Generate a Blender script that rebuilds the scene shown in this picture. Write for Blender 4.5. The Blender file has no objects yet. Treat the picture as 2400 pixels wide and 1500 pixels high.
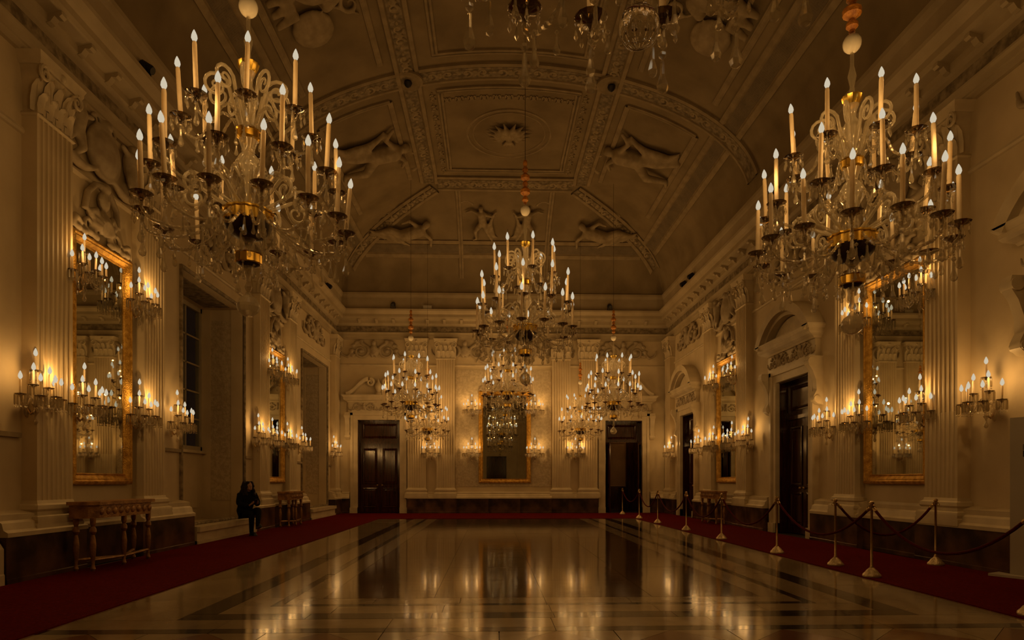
import bpy, bmesh, math, random
from mathutils import Vector, Matrix

S = bpy.context.scene
COL = S.collection
RND = random.Random(11)
PI = math.pi
rad = math.radians

# ------------------------------------------------------------------ camera
YAW = math.atan(48 / 1500)
cam = bpy.data.objects.new('camera', bpy.data.cameras.new('camera'))
COL.objects.link(cam)
cam.location = (0, 0, 1.2)
cam.rotation_euler = (PI / 2, 0, -YAW)
cam.data.sensor_width = 36
cam.data.lens = 22.5
cam.data.shift_y = 378 / 2400
cam.data.clip_start = 0.05
S.camera = cam

# ------------------------------------------------------------------ world, exposure
w = bpy.data.worlds.new('night')
S.world = w
w.use_nodes = True
w.node_tree.nodes['Background'].inputs[0].default_value = (0.10, 0.13, 0.2, 1)
w.node_tree.nodes['Background'].inputs[1].default_value = 0.01
S.view_settings.view_transform = 'Standard'
S.view_settings.look = 'None'
S.view_settings.gamma = 1
S.view_settings.use_curve_mapping = False
S.view_settings.exposure = 0.0
S.cycles.use_denoising = True
S.cycles.adaptive_threshold = 0.06
S.cycles.max_bounces = 6
S.cycles.diffuse_bounces = 3
S.cycles.glossy_bounces = 3
S.cycles.transmission_bounces = 6
S.cycles.transparent_max_bounces = 12
S.cycles.caustics_reflective = False
S.cycles.caustics_refractive = False
S.cycles.sample_clamp_indirect = 2.0
S.cycles.sample_clamp_direct = 8.0
S.cycles.use_light_tree = True

CHANDELIER_W = 3.2      # watts per lamp, sixteen lamps on a chandelier
SCONCE_W = 4.5          # watts per lamp, two lamps on a sconce
LAMP_COL = (1.0, 0.535, 0.16)

lamp_ch = bpy.data.lights.new('candle_light', 'POINT')
lamp_ch.energy = CHANDELIER_W
lamp_ch.color = LAMP_COL
lamp_ch.shadow_soft_size = 0.02
lamp_sc = bpy.data.lights.new('sconce_light', 'POINT')
lamp_sc.energy = SCONCE_W
lamp_sc.color = LAMP_COL
lamp_sc.shadow_soft_size = 0.02


def lamp(data, parent, loc):
    o = bpy.data.objects.new(data.name, data)
    COL.objects.link(o)
    o.parent = parent
    o.location = loc
    return o


# ------------------------------------------------------------------ materials
MATS = {}


def new_mat(name):
    m = bpy.data.materials.new(name)
    m.use_nodes = True
    nt = m.node_tree
    nt.nodes.clear()
    out = nt.nodes.new('ShaderNodeOutputMaterial')
    MATS[name] = m
    return m, nt, out


def principled(name, col, rough=0.5, metal=0.0, col2=None, scale=4.0, detail=4.0, bump=0.0, bscale=30.0,
               spec=0.5, bkind='noise', coat=0.0, rnd=0.0, stretch=(1, 1, 1)):
    m, nt, out = new_mat(name)
    N, L = nt.nodes, nt.links
    b = N.new('ShaderNodeBsdfPrincipled')
    L.new(b.outputs[0], out.inputs[0])
    b.inputs['Roughness'].default_value = rough
    b.inputs['Metallic'].default_value = metal
    b.inputs['Specular IOR Level'].default_value = spec
    b.inputs['Coat Weight'].default_value = coat
    b.inputs['Coat Roughness'].default_value = 0.06
    tc = N.new('ShaderNodeTexCoord')
    mp = N.new('ShaderNodeMapping')
    mp.inputs['Scale'].default_value = stretch
    L.new(tc.outputs['Object'], mp.inputs['Vector'])
    if col2 is None:
        col2 = tuple(c * 0.82 for c in col)
    nz = N.new('ShaderNodeTexNoise')
    nz.inputs['Scale'].default_value = scale
    nz.inputs['Detail'].default_value = detail
    L.new(mp.outputs[0], nz.inputs['Vector'])
    rp = N.new('ShaderNodeValToRGB')
    rp.color_ramp.elements[0].position = 0.35
    rp.color_ramp.elements[1].position = 0.66
    rp.color_ramp.elements[0].color = (*col2, 1)
    rp.color_ramp.elements[1].color = (*col, 1)
    L.new(nz.outputs['Fac'], rp.inputs[0])
    src = rp.outputs[0]
    if rnd:
        oi = N.new('ShaderNodeObjectInfo')
        mr = N.new('ShaderNodeMapRange')
        mr.inputs['To Min'].default_value = 1 - rnd
        mr.inputs['To Max'].default_value = 1 + rnd
        L.new(oi.outputs['Random'], mr.inputs['Value'])
        hv = N.new('ShaderNodeHueSaturation')
        L.new(mr.outputs[0], hv.inputs['Value'])
        L.new(src, hv.inputs['Color'])
        src = hv.outputs[0]
    L.new(src, b.inputs['Base Color'])
    if bump:
        if bkind == 'voronoi':
            t = N.new('ShaderNodeTexVoronoi')
            t.feature = 'SMOOTH_F1'
            h = t.outputs['Distance']
        elif bkind == 'wave':
            t = N.new('ShaderNodeTexWave')
            t.inputs['Distortion'].default_value = 9
            t.inputs['Detail'].default_value = 2
            h = t.outputs['Fac']
        elif bkind == 'brick':
            t = N.new('ShaderNodeTexBrick')
            t.inputs['Mortar Size'].default_value = 0.06
            t.inputs['Color1'].default_value = (1, 1, 1, 1)
            t.inputs['Color2'].default_value = (1, 1, 1, 1)
            t.inputs['Mortar'].default_value = (0, 0, 0, 1)
            h = t.outputs['Color']
        else:
            t = N.new('ShaderNodeTexNoise')
            t.inputs['Detail'].default_value = 3
            h = t.outputs['Fac']
        t.inputs['Scale'].default_value = bscale
        L.new(mp.outputs[0], t.inputs['Vector'])
        bp = N.new('ShaderNodeBump')
        bp.inputs['Strength'].default_value = bump
        bp.inputs['Distance'].default_value = 0.02
        L.new(h, bp.inputs['Height'])
        L.new(bp.outputs[0], b.inputs['Normal'])
    return m


PLASTER = principled('plaster', (0.66, 0.545, 0.36), 0.6, col2=(0.565, 0.46, 0.295), scale=1.6, bump=0.08, bscale=22, spec=0.3)
STUCCO = principled('stucco', (0.66, 0.55, 0.37), 0.55, col2=(0.55, 0.46, 0.32), scale=5, bump=0.12, bscale=40, spec=0.3)
DAMASK = principled('painted_panel', (0.62, 0.52, 0.36), 0.65, col2=(0.47, 0.38, 0.25), scale=14, detail=5, bump=0.4, bscale=26,
                    bkind='voronoi', spec=0.25)
ORNAMENT = principled('stucco_ornament', (0.36, 0.29, 0.19), 0.6, col2=(0.15, 0.115, 0.07), scale=9, bump=1.0, bscale=9,
                      bkind='voronoi', spec=0.2)
FRET = principled('fretwork', (0.25, 0.20, 0.13), 0.65, col2=(0.19, 0.15, 0.10), scale=3, bump=0.9, bscale=2.6, bkind='brick', spec=0.2)
VAULT_DIM = principled('dimmed_vault_plaster', (0.33, 0.255, 0.15), 0.7, col2=(0.23, 0.175, 0.10), scale=1.1, bump=0.35, bscale=8, spec=0.2)  # pale stucco, darkened in colour to stand for the vault's weak light
RELIEF_DIM = principled('dimmed_relief_stucco', (0.46, 0.38, 0.26), 0.6, col2=(0.34, 0.27, 0.18), scale=6, bump=0.15, bscale=30, spec=0.2)  # stucco with the shade high on the walls put into its colour
MARBLE_DARK = principled('dark_marble', (0.14, 0.068, 0.036), 0.3, col2=(0.026, 0.012, 0.008), scale=2.6, detail=7, bump=0.03, spec=0.3,
                         rnd=0.25)
WHITE_STONE = principled('white_stone', (0.66, 0.56, 0.39), 0.45, col2=(0.54, 0.45, 0.30), scale=3, spec=0.4)
CORNICE_DIM = principled('dimmed_cornice_plaster', (0.52, 0.43, 0.29), 0.6, col2=(0.42, 0.34, 0.22), scale=1.6, bump=0.08, bscale=22, spec=0.25)  # same plaster as the walls, its dimmer light painted in as darker colour
VAULT_RELIEF_DIM = principled('dimmed_vault_relief', (0.46, 0.37, 0.24), 0.65, col2=(0.32, 0.255, 0.16), scale=6, bump=0.15, bscale=30, spec=0.2)  # relief stucco, colour lowered to imitate dim light under the vault
GOLD = principled('gilding', (0.72, 0.44, 0.10), 0.36, metal=0.9, col2=(0.42, 0.23, 0.04), scale=12, bump=0.6, bscale=60)
GOLD_BRIGHT = principled('bright_gilding', (1.0, 0.72, 0.16), 0.22, metal=1.0, col2=(0.9, 0.55, 0.08), scale=8)
GILT_WOOD = principled('gilt_wood', (0.42, 0.22, 0.07), 0.4, metal=0.35, col2=(0.20, 0.09, 0.03), scale=9, bump=0.3, bscale=50)
DARK_WOOD = principled('dark_walnut', (0.055, 0.015, 0.006), 0.13, col2=(0.022, 0.007, 0.004), scale=3, detail=6, stretch=(6, 6, 0.6),
                       spec=0.5)
BOWL_WOOD = principled('turned_wood', (0.05, 0.022, 0.010), 0.4, col2=(0.025, 0.011, 0.006), scale=14)
TAN = principled('tan_panel', (0.30, 0.17, 0.07), 0.6, scale=2)
CARPET = principled('red_carpet', (0.17, 0.008, 0.008), 0.95, col2=(0.105, 0.004, 0.005), scale=40, bump=0.6, bscale=220, spec=0.05)
VELVET = principled('red_velvet', (0.10, 0.008, 0.008), 0.8, col2=(0.06, 0.005, 0.005), scale=60, spec=0.1)
BRASS = principled('brass', (0.50, 0.35, 0.17), 0.3, metal=0.9, col2=(0.40, 0.27, 0.12), scale=14)
BRASS_PALE = principled('pale_brass', (0.80, 0.66, 0.42), 0.36, metal=0.6, col2=(0.55, 0.43, 0.25), scale=30, bump=0.4, bscale=40)
BLACK = principled('black_metal', (0.012, 0.010, 0.009), 0.45, scale=5)
WHITE_PAINT = principled('white_board', (0.56, 0.51, 0.42), 0.5, scale=1)
SIGN_INK = principled('sign_ink', (0.010, 0.009, 0.008), 0.6, scale=1)
SIGN_INK_PALE = principled('pale_sign_ink', (0.16, 0.14, 0.11), 0.6, scale=1)
CLOTH = principled('black_cloth', (0.010, 0.010, 0.012), 0.85, scale=30, bump=0.3, bscale=90, spec=0.1)
TROUSERS = principled('dark_denim', (0.012, 0.013, 0.017), 0.85, scale=30, spec=0.1)
SKIN = principled('skin', (0.40, 0.23, 0.15), 0.5, col2=(0.34, 0.18, 0.11), scale=20)
HAIR = principled('dark_curls', (0.020, 0.010, 0.008), 0.55, col2=(0.008, 0.005, 0.004), scale=30, bump=1.0, bscale=70, spec=0.3)
EYE = principled('eye', (0.02, 0.015, 0.01), 0.2, scale=5)
LIPS = principled('lips', (0.30, 0.10, 0.08), 0.4, scale=5)
WAX = principled('candle_wax', (0.88, 0.80, 0.64), 0.45, col2=(0.80, 0.70, 0.53), scale=20)
AMBER = principled('amber_fabric', (0.66, 0.28, 0.04), 0.35, col2=(0.36, 0.12, 0.015), scale=20, bump=0.4, bscale=60)
OPAL = principled('opal_glass', (0.80, 0.74, 0.62), 0.12, scale=3)
GLAZING_WHITE = principled('window_paint', (0.52, 0.45, 0.32), 0.45, scale=3)

# wax glows through a little: mix in translucency
_m = WAX
_nt = _m.node_tree
_b = [n for n in _nt.nodes if n.type == 'BSDF_PRINCIPLED'][0]
_t = _nt.nodes.new('ShaderNodeBsdfTranslucent')
_t.inputs[0].default_value = (0.95, 0.80, 0.55, 1)
_x = _nt.nodes.new('ShaderNodeMixShader')
_x.inputs[0].default_value = 0.4
_o = [n for n in _nt.nodes if n.type == 'OUTPUT_MATERIAL'][0]
_nt.links.new(_b.outputs[0], _x.inputs[1])
_nt.links.new(_t.outputs[0], _x.inputs[2])
_nt.links.new(_x.outputs[0], _o.inputs[0])


def emission(name, col, strength):
    m, nt, out = new_mat(name)
    e = nt.nodes.new('ShaderNodeEmission')
    e.inputs[0].default_value = (*col, 1)
    e.inputs[1].default_value = strength
    nt.links.new(e.outputs[0], out.inputs[0])
    m.cycles.emission_sampling = 'NONE'
    return m


FLAME = emission('flame', (1.0, 0.87, 0.64), 0.62)


def clear_glass(name, tint, base, edge, rough=0.03, milk=0.0):
    """thin clear crystal: straight-through light plus mirror-like glints"""
    m, nt, out = new_mat(name)
    N, L = nt.nodes, nt.links
    tr = N.new('ShaderNodeBsdfTransparent')
    tr.inputs[0].default_value = (*tint, 1)
    gl = N.new('ShaderNodeBsdfGlossy')
    gl.inputs['Color'].default_value = (1, 0.97, 0.9, 1)
    gl.inputs['Roughness'].default_value = rough
    lw = N.new('ShaderNodeLayerWeight')
    lw.inputs[0].default_value = 0.35
    mr = N.new('ShaderNodeMapRange')
    mr.inputs['To Min'].default_value = base
    mr.inputs['To Max'].default_value = edge
    L.new(lw.outputs['Facing'], mr.inputs['Value'])
    mx = N.new('ShaderNodeMixShader')
    L.new(mr.outputs[0], mx.inputs[0])
    L.new(tr.outputs[0], mx.inputs[1])
    L.new(gl.outputs[0], mx.inputs[2])
    if milk:
        df = N.new('ShaderNodeBsdfDiffuse')
        df.inputs[0].default_value = (0.85, 0.78, 0.62, 1)
        tl = N.new('ShaderNodeBsdfTranslucent')
        tl.inputs[0].default_value = (0.85, 0.78, 0.62, 1)
        m1 = N.new('ShaderNodeMixShader')
        L.new(df.outputs[0], m1.inputs[1])
        L.new(tl.outputs[0], m1.inputs[2])
        m2 = N.new('ShaderNodeMixShader')
        m2.inputs[0].default_value = milk
        L.new(mx.outputs[0], m2.inputs[1])
        L.new(m1.outputs[0], m2.inputs[2])
        mx = m2
    L.new(mx.outputs[0], out.inputs[0])
    return m


CRYSTAL = clear_glass('crystal', (0.93, 0.91, 0.86), 0.20, 0.9, 0.09, 0.13)
ARM_GLASS = clear_glass('arm_glass', (0.85, 0.81, 0.72), 0.20, 0.95, 0.10, 0.13)
CUT_GLASS = clear_glass('cut_glass', (0.88, 0.84, 0.75), 0.22, 0.9, 0.12, 0.30)
PAN_GLASS = clear_glass('pan_glass', (0.38, 0.30, 0.20), 0.10, 0.7, 0.1)
PANE = clear_glass('window_pane', (0.85, 0.88, 0.86), 0.03, 0.16, 0.01)

m, nt, out = new_mat('solid_glass')
g = nt.nodes.new('ShaderNodeBsdfGlass')
g.inputs['IOR'].default_value = 1.5
g.inputs['Roughness'].default_value = 0.0
nt.links.new(g.outputs[0], out.inputs[0])
SOLID_GLASS = m

m, nt, out = new_mat('mirror_glass')
g = nt.nodes.new('ShaderNodeBsdfGlossy')
g.inputs['Color'].default_value = (0.54, 0.54, 0.47, 1)
g.inputs['Roughness'].default_value = 0.015
nt.links.new(g.outputs[0], out.inputs[0])
MIRROR = m


def polished(name, col, col2, rough, rnd):
    m, nt, out = new_mat(name)
    N, L = nt.nodes, nt.links
    b = N.new('ShaderNodeBsdfPrincipled')
    L.new(b.outputs[0], out.inputs[0])
    b.inputs['Roughness'].default_value = rough
    b.inputs['IOR'].default_value = 1.52
    tc = N.new('ShaderNodeTexCoord')
    oi = N.new('ShaderNodeObjectInfo')
    add = N.new('ShaderNodeVectorMath')
    add.operation = 'ADD'
    L.new(tc.outputs['Object'], add.inputs[0])
    L.new(oi.outputs['Location'], add.inputs[1])
    nz = N.new('ShaderNodeTexNoise')
    nz.inputs['Scale'].default_value = 1.7
    nz.inputs['Detail'].default_value = 7
    nz.inputs['Distortion'].default_value = 0.8
    L.new(add.outputs[0], nz.inputs['Vector'])
    rp = N.new('ShaderNodeValToRGB')
    rp.color_ramp.elements[0].position = 0.36
    rp.color_ramp.elements[1].position = 0.66
    rp.color_ramp.elements[0].color = (*col2, 1)
    rp.color_ramp.elements[1].color = (*col, 1)
    L.new(nz.outputs['Fac'], rp.inputs[0])
    mr = N.new('ShaderNodeMapRange')
    mr.inputs['To Min'].default_value = 1 - rnd
    mr.inputs['To Max'].default_value = 1 + rnd
    L.new(oi.outputs['Random'], mr.inputs['Value'])
    hv = N.new('ShaderNodeHueSaturation')
    L.new(mr.outputs[0], hv.inputs['Value'])
    L.new(rp.outputs[0], hv.inputs['Color'])
    L.new(hv.outputs[0], b.inputs['Base Color'])
    n2 = N.new('ShaderNodeTexNoise')
    n2.inputs['Scale'].default_value = 3.2
    n2.inputs['Detail'].default_value = 2
    L.new(add.outputs[0], n2.inputs['Vector'])
    bp = N.new('ShaderNodeBump')
    bp.inputs['Strength'].default_value = 0.05
    bp.inputs['Distance'].default_value = 0.02
    L.new(n2.outputs['Fac'], bp.inputs['Height'])
    L.new(bp.outputs[0], b.inputs['Normal'])
    return m


SLAB_BROWN = polished('brown_marble_slab', (0.135, 0.078, 0.034), (0.085, 0.048, 0.021), 0.085, 0.10)
SLAB_PALE = polished('pale_marble_slab', (0.34, 0.265, 0.165), (0.25, 0.19, 0.115), 0.10, 0.08)
SLAB_DARK = polished('dark_marble_slab', (0.055, 0.040, 0.022), (0.03, 0.022, 0.012), 0.09, 0.15)
SLAB_RED = polished('russet_marble_slab', (0.22, 0.10, 0.045), (0.15, 0.065, 0.03), 0.11, 0.12)
GROUT = principled('grout', (0.05, 0.036, 0.022), 0.5)


# ------------------------------------------------------------------ mesh builder
class MB:
    def __init__(self):
        self.v, self.f = [], []

    def add(self, vs, fs, M=None):
        n = len(self.v)
        if M is not None:
            vs = [tuple(M @ Vector(p)) for p in vs]
        self.v += [tuple(p) for p in vs]
        self.f += [tuple(i + n for i in q) for q in fs]
        return self

    def box(self, x0, x1, y0, y1, z0, z1, M=None):
        vs = [(x0, y0, z0), (x1, y0, z0), (x1, y1, z0), (x0, y1, z0), (x0, y0, z1), (x1, y0, z1), (x1, y1, z1), (x0, y1, z1)]
        return self.add(vs, [(3, 2, 1, 0), (4, 5, 6, 7), (0, 1, 5, 4), (1, 2, 6, 5), (2, 3, 7, 6), (3, 0, 4, 7)], M)

    def lathe(self, prof, n=12, c=(0, 0, 0), M=None, wob=None):
        vs, fs = [], []
        k = len(prof)
        for i in range(n):
            a = 2 * PI * i / n
            s = wob[i % len(wob)] if wob else 1
            for r, z in prof:
                vs.append((c[0] + r * s * math.cos(a), c[1] + r * s * math.sin(a), c[2] + z))
        for i in range(n):
            j = (i + 1) % n
            for q in range(k - 1):
                fs.append((i * k + q, j * k + q, j * k + q + 1, i * k + q + 1))
        fs.append(tuple(i * k for i in reversed(range(n))))
        fs.append(tuple(i * k + k - 1 for i in range(n)))
        return self.add(vs, fs, M)

    def tube(self, path, r, n=6, M=None):
        P = [Vector(p) for p in path]
        m = len(P)
        rs = r if isinstance(r, (list, tuple)) else [r] * m
        vs, fs = [], []
        up = None
        for i in range(m):
            t = (P[min(i + 1, m - 1)] - P[max(i - 1, 0)])
            if t.length < 1e-9:
                t = Vector((0, 0, 1))
            t.normalize()
            if up is None:
                up = t.orthogonal().normalized()
            up = (up - t * up.dot(t))
            if up.length < 1e-6:
                up = t.orthogonal()
            up.normalize()
            s = t.cross(up)
            for k in range(n):
                a = 2 * PI * k / n
                vs.append(P[i] + (up * math.cos(a) + s * math.sin(a)) * rs[i])
        for i in range(m - 1):
            for k in range(n):
                l = (k + 1) % n
                fs.append((i * n + k, i * n + l, (i + 1) * n + l, (i + 1) * n + k))
        fs.append(tuple(reversed(range(n))))
        fs.append(tuple((m - 1) * n + k for k in range(n)))
        return self.add(vs, fs, M)

    def ell(self, c, r, nu=8, nv=6, M=None):
        if not isinstance(r, (tuple, list)):
            r = (r, r, r)
        vs = [(c[0], c[1], c[2] - r[2])]
        for j in range(1, nv):
            b = -PI / 2 + PI * j / nv
            for i in range(nu):
                a = 2 * PI * i / nu
                vs.append((c[0] + r[0] * math.cos(b) * math.cos(a), c[1] + r[1] * math.cos(b) * math.sin(a), c[2] + r[2] * math.sin(b)))
        vs.append((c[0], c[1], c[2] + r[2]))
        fs = []
        for i in range(nu):
            k = (i + 1) % nu
            fs.append((0, 1 + k, 1 + i))
            for j in range(nv - 2):
                fs.append((1 + j * nu + i, 1 + j * nu + k, 1 + (j + 1) * nu + k, 1 + (j + 1) * nu + i))
            fs.append((len(vs) - 1, 1 + (nv - 2) * nu + i, 1 + (nv - 2) * nu + k))
        return self.add(vs, fs, M)

    def capsule(self, a, b, ra, rb, n=8):
        a, b = Vector(a), Vector(b)
        d = b - a
        if d.length < 1e-6:
            return self.ell(tuple(a), ra, n, 6)
        d.normalize()
        self.tube([a - d * ra * 0.95, a - d * ra * 0.6, a, b, b + d * rb * 0.6, b + d * rb * 0.95],
                  [ra * 0.3, ra * 0.8, ra, rb, rb * 0.8, rb * 0.3], n)
        return self

    def prism(self, poly, a, b, axis='x', M=None):
        """poly of (p,q); axis x: p=y q=z ; axis y: p=x q=z ; axis z: p=x q=y"""
        n = len(poly)
        f = {'x': lambda t, p, q: (t, p, q), 'y': lambda t, p, q: (p, t, q), 'z': lambda t, p, q: (p, q, t)}[axis]
        vs = [f(a, p, q) for p, q in poly] + [f(b, p, q) for p, q in poly]
        fs = [(i, (i + 1) % n, n + (i + 1) % n, n + i) for i in range(n)]
        fs += [tuple(reversed(range(n))), tuple(range(n, 2 * n))]
        return self.add(vs, fs, M)

    def rectloft(self, prof, M=None, xc=0.0):
        """stack of rectangles against the wall plane y=0: (half width, out, z)"""
        vs, fs = [], []
        for hw, o, z in prof:
            vs += [(xc - hw, 0, z), (xc + hw, 0, z), (xc + hw, o, z), (xc - hw, o, z)]
        for i in range(len(prof) - 1):
            for k in range(4):
                l = (k + 1) % 4
                fs.append((i * 4 + k, i * 4 + l, (i + 1) * 4 + l, (i + 1) * 4 + k))
        fs += [(3, 2, 1, 0), tuple((len(prof) - 1) * 4 + k for k in range(4))]
        return self.add(vs, fs, M)

    def frame(self, x0, x1, z0, z1, prof, M=None):
        """mitred moulding round a rectangle in the xz plane; prof = (inset from the outside, out)"""
        vs, fs = [], []
        for i, o in prof:
            vs += [(x0 + i, o, z0 + i), (x1 - i, o, z0 + i), (x1 - i, o, z1 - i), (x0 + i, o, z1 - i)]
        for j in range(len(prof) - 1):
            for k in range(4):
                l = (k + 1) % 4
                fs.append((j * 4 + k, j * 4 + l, (j + 1) * 4 + l, (j + 1) * 4 + k))
        return self.add(vs, fs, M)

    def mesh(self, name, mat, smooth=True, angle=38, recalc=True):
        me = bpy.data.meshes.new(name)
        me.from_pydata(self.v, [], self.f)
        if recalc:
            bm = bmesh.new()
            bm.from_mesh(me)
            bmesh.ops.recalc_face_normals(bm, faces=bm.faces)
            bm.to_mesh(me)
            bm.free()
        if smooth:
            me.polygons.foreach_set('use_smooth', [True] * len(me.polygons))
            me.set_sharp_from_angle(angle=rad(angle))
        if mat:
            me.materials.append(mat)
        me.update()
        return me


def obj(name, me, parent=None, loc=(0, 0, 0), rot=(0, 0, 0), scale=None, M=None, kind=None, label=None):
    o = bpy.data.objects.new(name, me)
    COL.objects.link(o)
    if parent is not None:
        o.parent = parent
    if M is not None:
        o.matrix_local = M
    else:
        o.location = loc
        o.rotation_euler = rot
        if scale is not None:
            o.scale = scale if isinstance(scale, (tuple, list)) else (scale,) * 3
    if kind:
        o['kind'] = kind
    if label:
        o['label'] = label
    return o


def thing(name, label, cat, loc=(0, 0, 0), rotz=0.0, group=None, scale=1.0, me=None, rot=None):
    o = bpy.data.objects.new(name, me)
    COL.objects.link(o)
    o.location = loc
    o.rotation_euler = rot if rot else (0, 0, rotz)
    o.scale = (scale,) * 3
    o['label'] = label
    o['category'] = cat
    if group:
        o['group'] = group
    return o


def struct(name, label, me=None, loc=(0, 0, 0), rotz=0.0):
    o = bpy.data.objects.new(name, me)
    COL.objects.link(o)
    o.location = loc
    o.rotation_euler = (0, 0, rotz)
    o['kind'] = 'structure'
    o['label'] = label
    return o


def remeshed(mb, name, mat, voxel, smooth_it=3):
    me = mb.mesh(name + '_raw', None, smooth=False)
    o = bpy.data.objects.new('tmp', me)
    COL.objects.link(o)
    md = o.modifiers.new('r', 'REMESH')
    md.mode = 'VOXEL'
    md.voxel_size = voxel
    sm = o.modifiers.new('s', 'SMOOTH')
    sm.iterations = smooth_it
    dg = bpy.context.evaluated_depsgraph_get()
    res = bpy.data.meshes.new_from_object(o.evaluated_get(dg))
    bpy.data.objects.remove(o)
    bpy.data.meshes.remove(me)
    res.name = name
    res.materials.clear()
    res.materials.append(mat)
    res.polygons.foreach_set('use_smooth', [True] * len(res.polygons))
    return res


def spiral(cx, cz, r0, turns, a0, sgn, y=0.0, n=18, rend=0.12):
    """points of a flat scroll in the xz plane, from the outside in"""
    pts = []
    for i in range(n + 1):
        t = i / n
        r = r0 * (1 - t * (1 - rend))
        a = a0 + sgn * turns * 2 * PI * t
        pts.append((cx + r * math.cos(a), y, cz + r * math.sin(a)))
    return pts


# ------------------------------------------------------------------ room measures
XL, XR, YE, YB = -5.85, 6.75, 24.2, -3.0
XC = 0.45
ZA = 6.52                       # underside of the architrave
ROT = {'L': -PI / 2, 'R': PI / 2, 'E': PI, 'B': 0.0}


def wall_at(wall, u, z=0.0, out=0.0):
    if wall == 'L':
        return (XL + out, u, z)
    if wall == 'R':
        return (XR - out, u, z)
    if wall == 'E':
        return (u, YE - out, z)
    return (u, YB + out, z)


def pix(px, d):
    """room position at camera depth d under picture column px"""
    u = (px - 1200) / 1500
    return d * (math.sin(YAW) + u * math.cos(YAW)), d * (math.cos(YAW) - u * math.sin(YAW))


SPRING, RISE, HALF = 8.2, 2.9, 6.0
VY1, VY0 = YE - 0.3, YB + 0.3


def vault(x, y):
    t = max(abs(x - XC) / HALF, (HALF - (VY1 - y)) / HALF, (HALF - (y - VY0)) / HALF, 0.0)
    t = min(t, 1.0)
    return SPRING + RISE * math.sqrt(max(0.0, 1 - t * t))


# ================================================================== STRUCTURE
# ---- floor: a bed with separate polished slabs
fl = struct('floor', 'polished marble floor with pale and dark border bands round a brown field',
            MB().box(XL - 1.4, XR + 0.7, YB - 0.3, YE + 2.2, -0.2, -0.012).mesh('floor', GROUT, False))


def slab(x0, x1, y0, y1, mat, gap=0.002, flat=False):
    cx, cy = (x0 + x1) / 2, (y0 + y1) / 2
    a, b = (x1 - x0) / 2 - gap, (y1 - y0) / 2 - gap
    me = MB().box(-a, a, -b, b, -0.03, 0).mesh('slab', mat, False, recalc=False)
    t = 0.0 if flat else 0.0009
    obj('slab', me, fl, (cx, cy, RND.uniform(-0.0006, 0.0006)), (RND.uniform(-t, t), RND.uniform(-t, t), 0))


def run(lo, hi, n):
    return [(lo + (hi - lo) * i / n, lo + (hi - lo) * (i + 1) / n) for i in range(n)]


FX0, FX1, FY0, FY1 = -3.62, 4.66, 4.2, 20.45
bx = [FX0, -2.72, -2.47, -2.12, -2.02, -1.72]         # left edge of each band, then the field
brx = [FX1, 3.84, 3.58, 3.2, 3.1, 2.8]
bmats = [SLAB_PALE, SLAB_DARK, SLAB_PALE, SLAB_DARK, SLAB_PALE]
by0 = [4.2, 5.62, 5.86, 6.2, 6.3, 6.6]
for k in range(5):
    for a, b in run(by0[k + 1] if k else 5.62, FY1, 9 if k in (0,) else 7):
        slab(bx[k], bx[k + 1], a, b, bmats[k])
        slab(brx[k + 1], brx[k], a, b, bmats[k])
for k in range(1, 5):
    for a, b in run(bx[k], brx[k], 6):
        slab(a, b, by0[k], by0[k + 1], bmats[k])
for a, b in run(bx[5], brx[5], 4):
    for c, d in run(by0[5], FY1, 12):
        slab(a, b, c, d, SLAB_BROWN)
# front band with a row of lozenges
for a, b in run(FX0, FX1, 6):
    slab(a, b, 5.27, 5.62, SLAB_PALE)
    slab(a, b, 5.12, 5.27, SLAB_DARK)
for a, b in run(FX0, FX1, 9):
    cx, hw = (a + b) / 2, (b - a) / 2 - 0.004
    lo, hi = 4.2, 5.12
    cy, hh = (lo + hi) / 2, (hi - lo) / 2 - 0.004
    obj('lozenge_slab', MB().prism([(-hw, 0), (0, -hh), (hw, 0), (0, hh)], -0.03, 0, 'z').mesh('lozenge_slab', SLAB_RED, False), fl,
        (cx, cy, 0), (RND.uniform(-0.0008, 0.0008), RND.uniform(-0.0008, 0.0008), 0))
    for sx in (-1, 1):
        for sy in (-1, 1):
            obj('corner_slab', MB().prism([(sx * hw, sy * 0.006), (sx * hw, sy * hh), (sx * 0.006, sy * hh)], -0.03, 0, 'z')
                .mesh('corner_slab', SLAB_PALE, False), fl, (cx, cy, 0))
for a, b in run(FX0, FX1, 5):
    for c, d in run(YB, 4.2, 5):
        slab(a, b, c, d, SLAB_BROWN)
slab(FX0, FX1, FY1, YE - 0.02, SLAB_BROWN, flat=True)

# ---- walls as boxes round their openings
WIN = [(3.9, 6.75), (12.25, 15.25), (19.9, 22.9)]            # window embrasures on the left wall
DOORS_R = [(5.9, 7.45), (13.25, 14.8), (20.9, 22.4)]           # doorways on the right wall
DOORS_E = [(-5.01, -3.44), (4.31, 5.72)]                      # doorways in the end wall
WZ, DZ = 5.22, 3.5


def wall_boxes(mb, lo, hi, openings, head, box):
    c = lo
    for a, b in openings:
        box(mb, c, a, 0, 8.3)
        box(mb, a, b, head, 8.3)
        c = b
    box(mb, c, hi, 0, 8.3)


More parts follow.
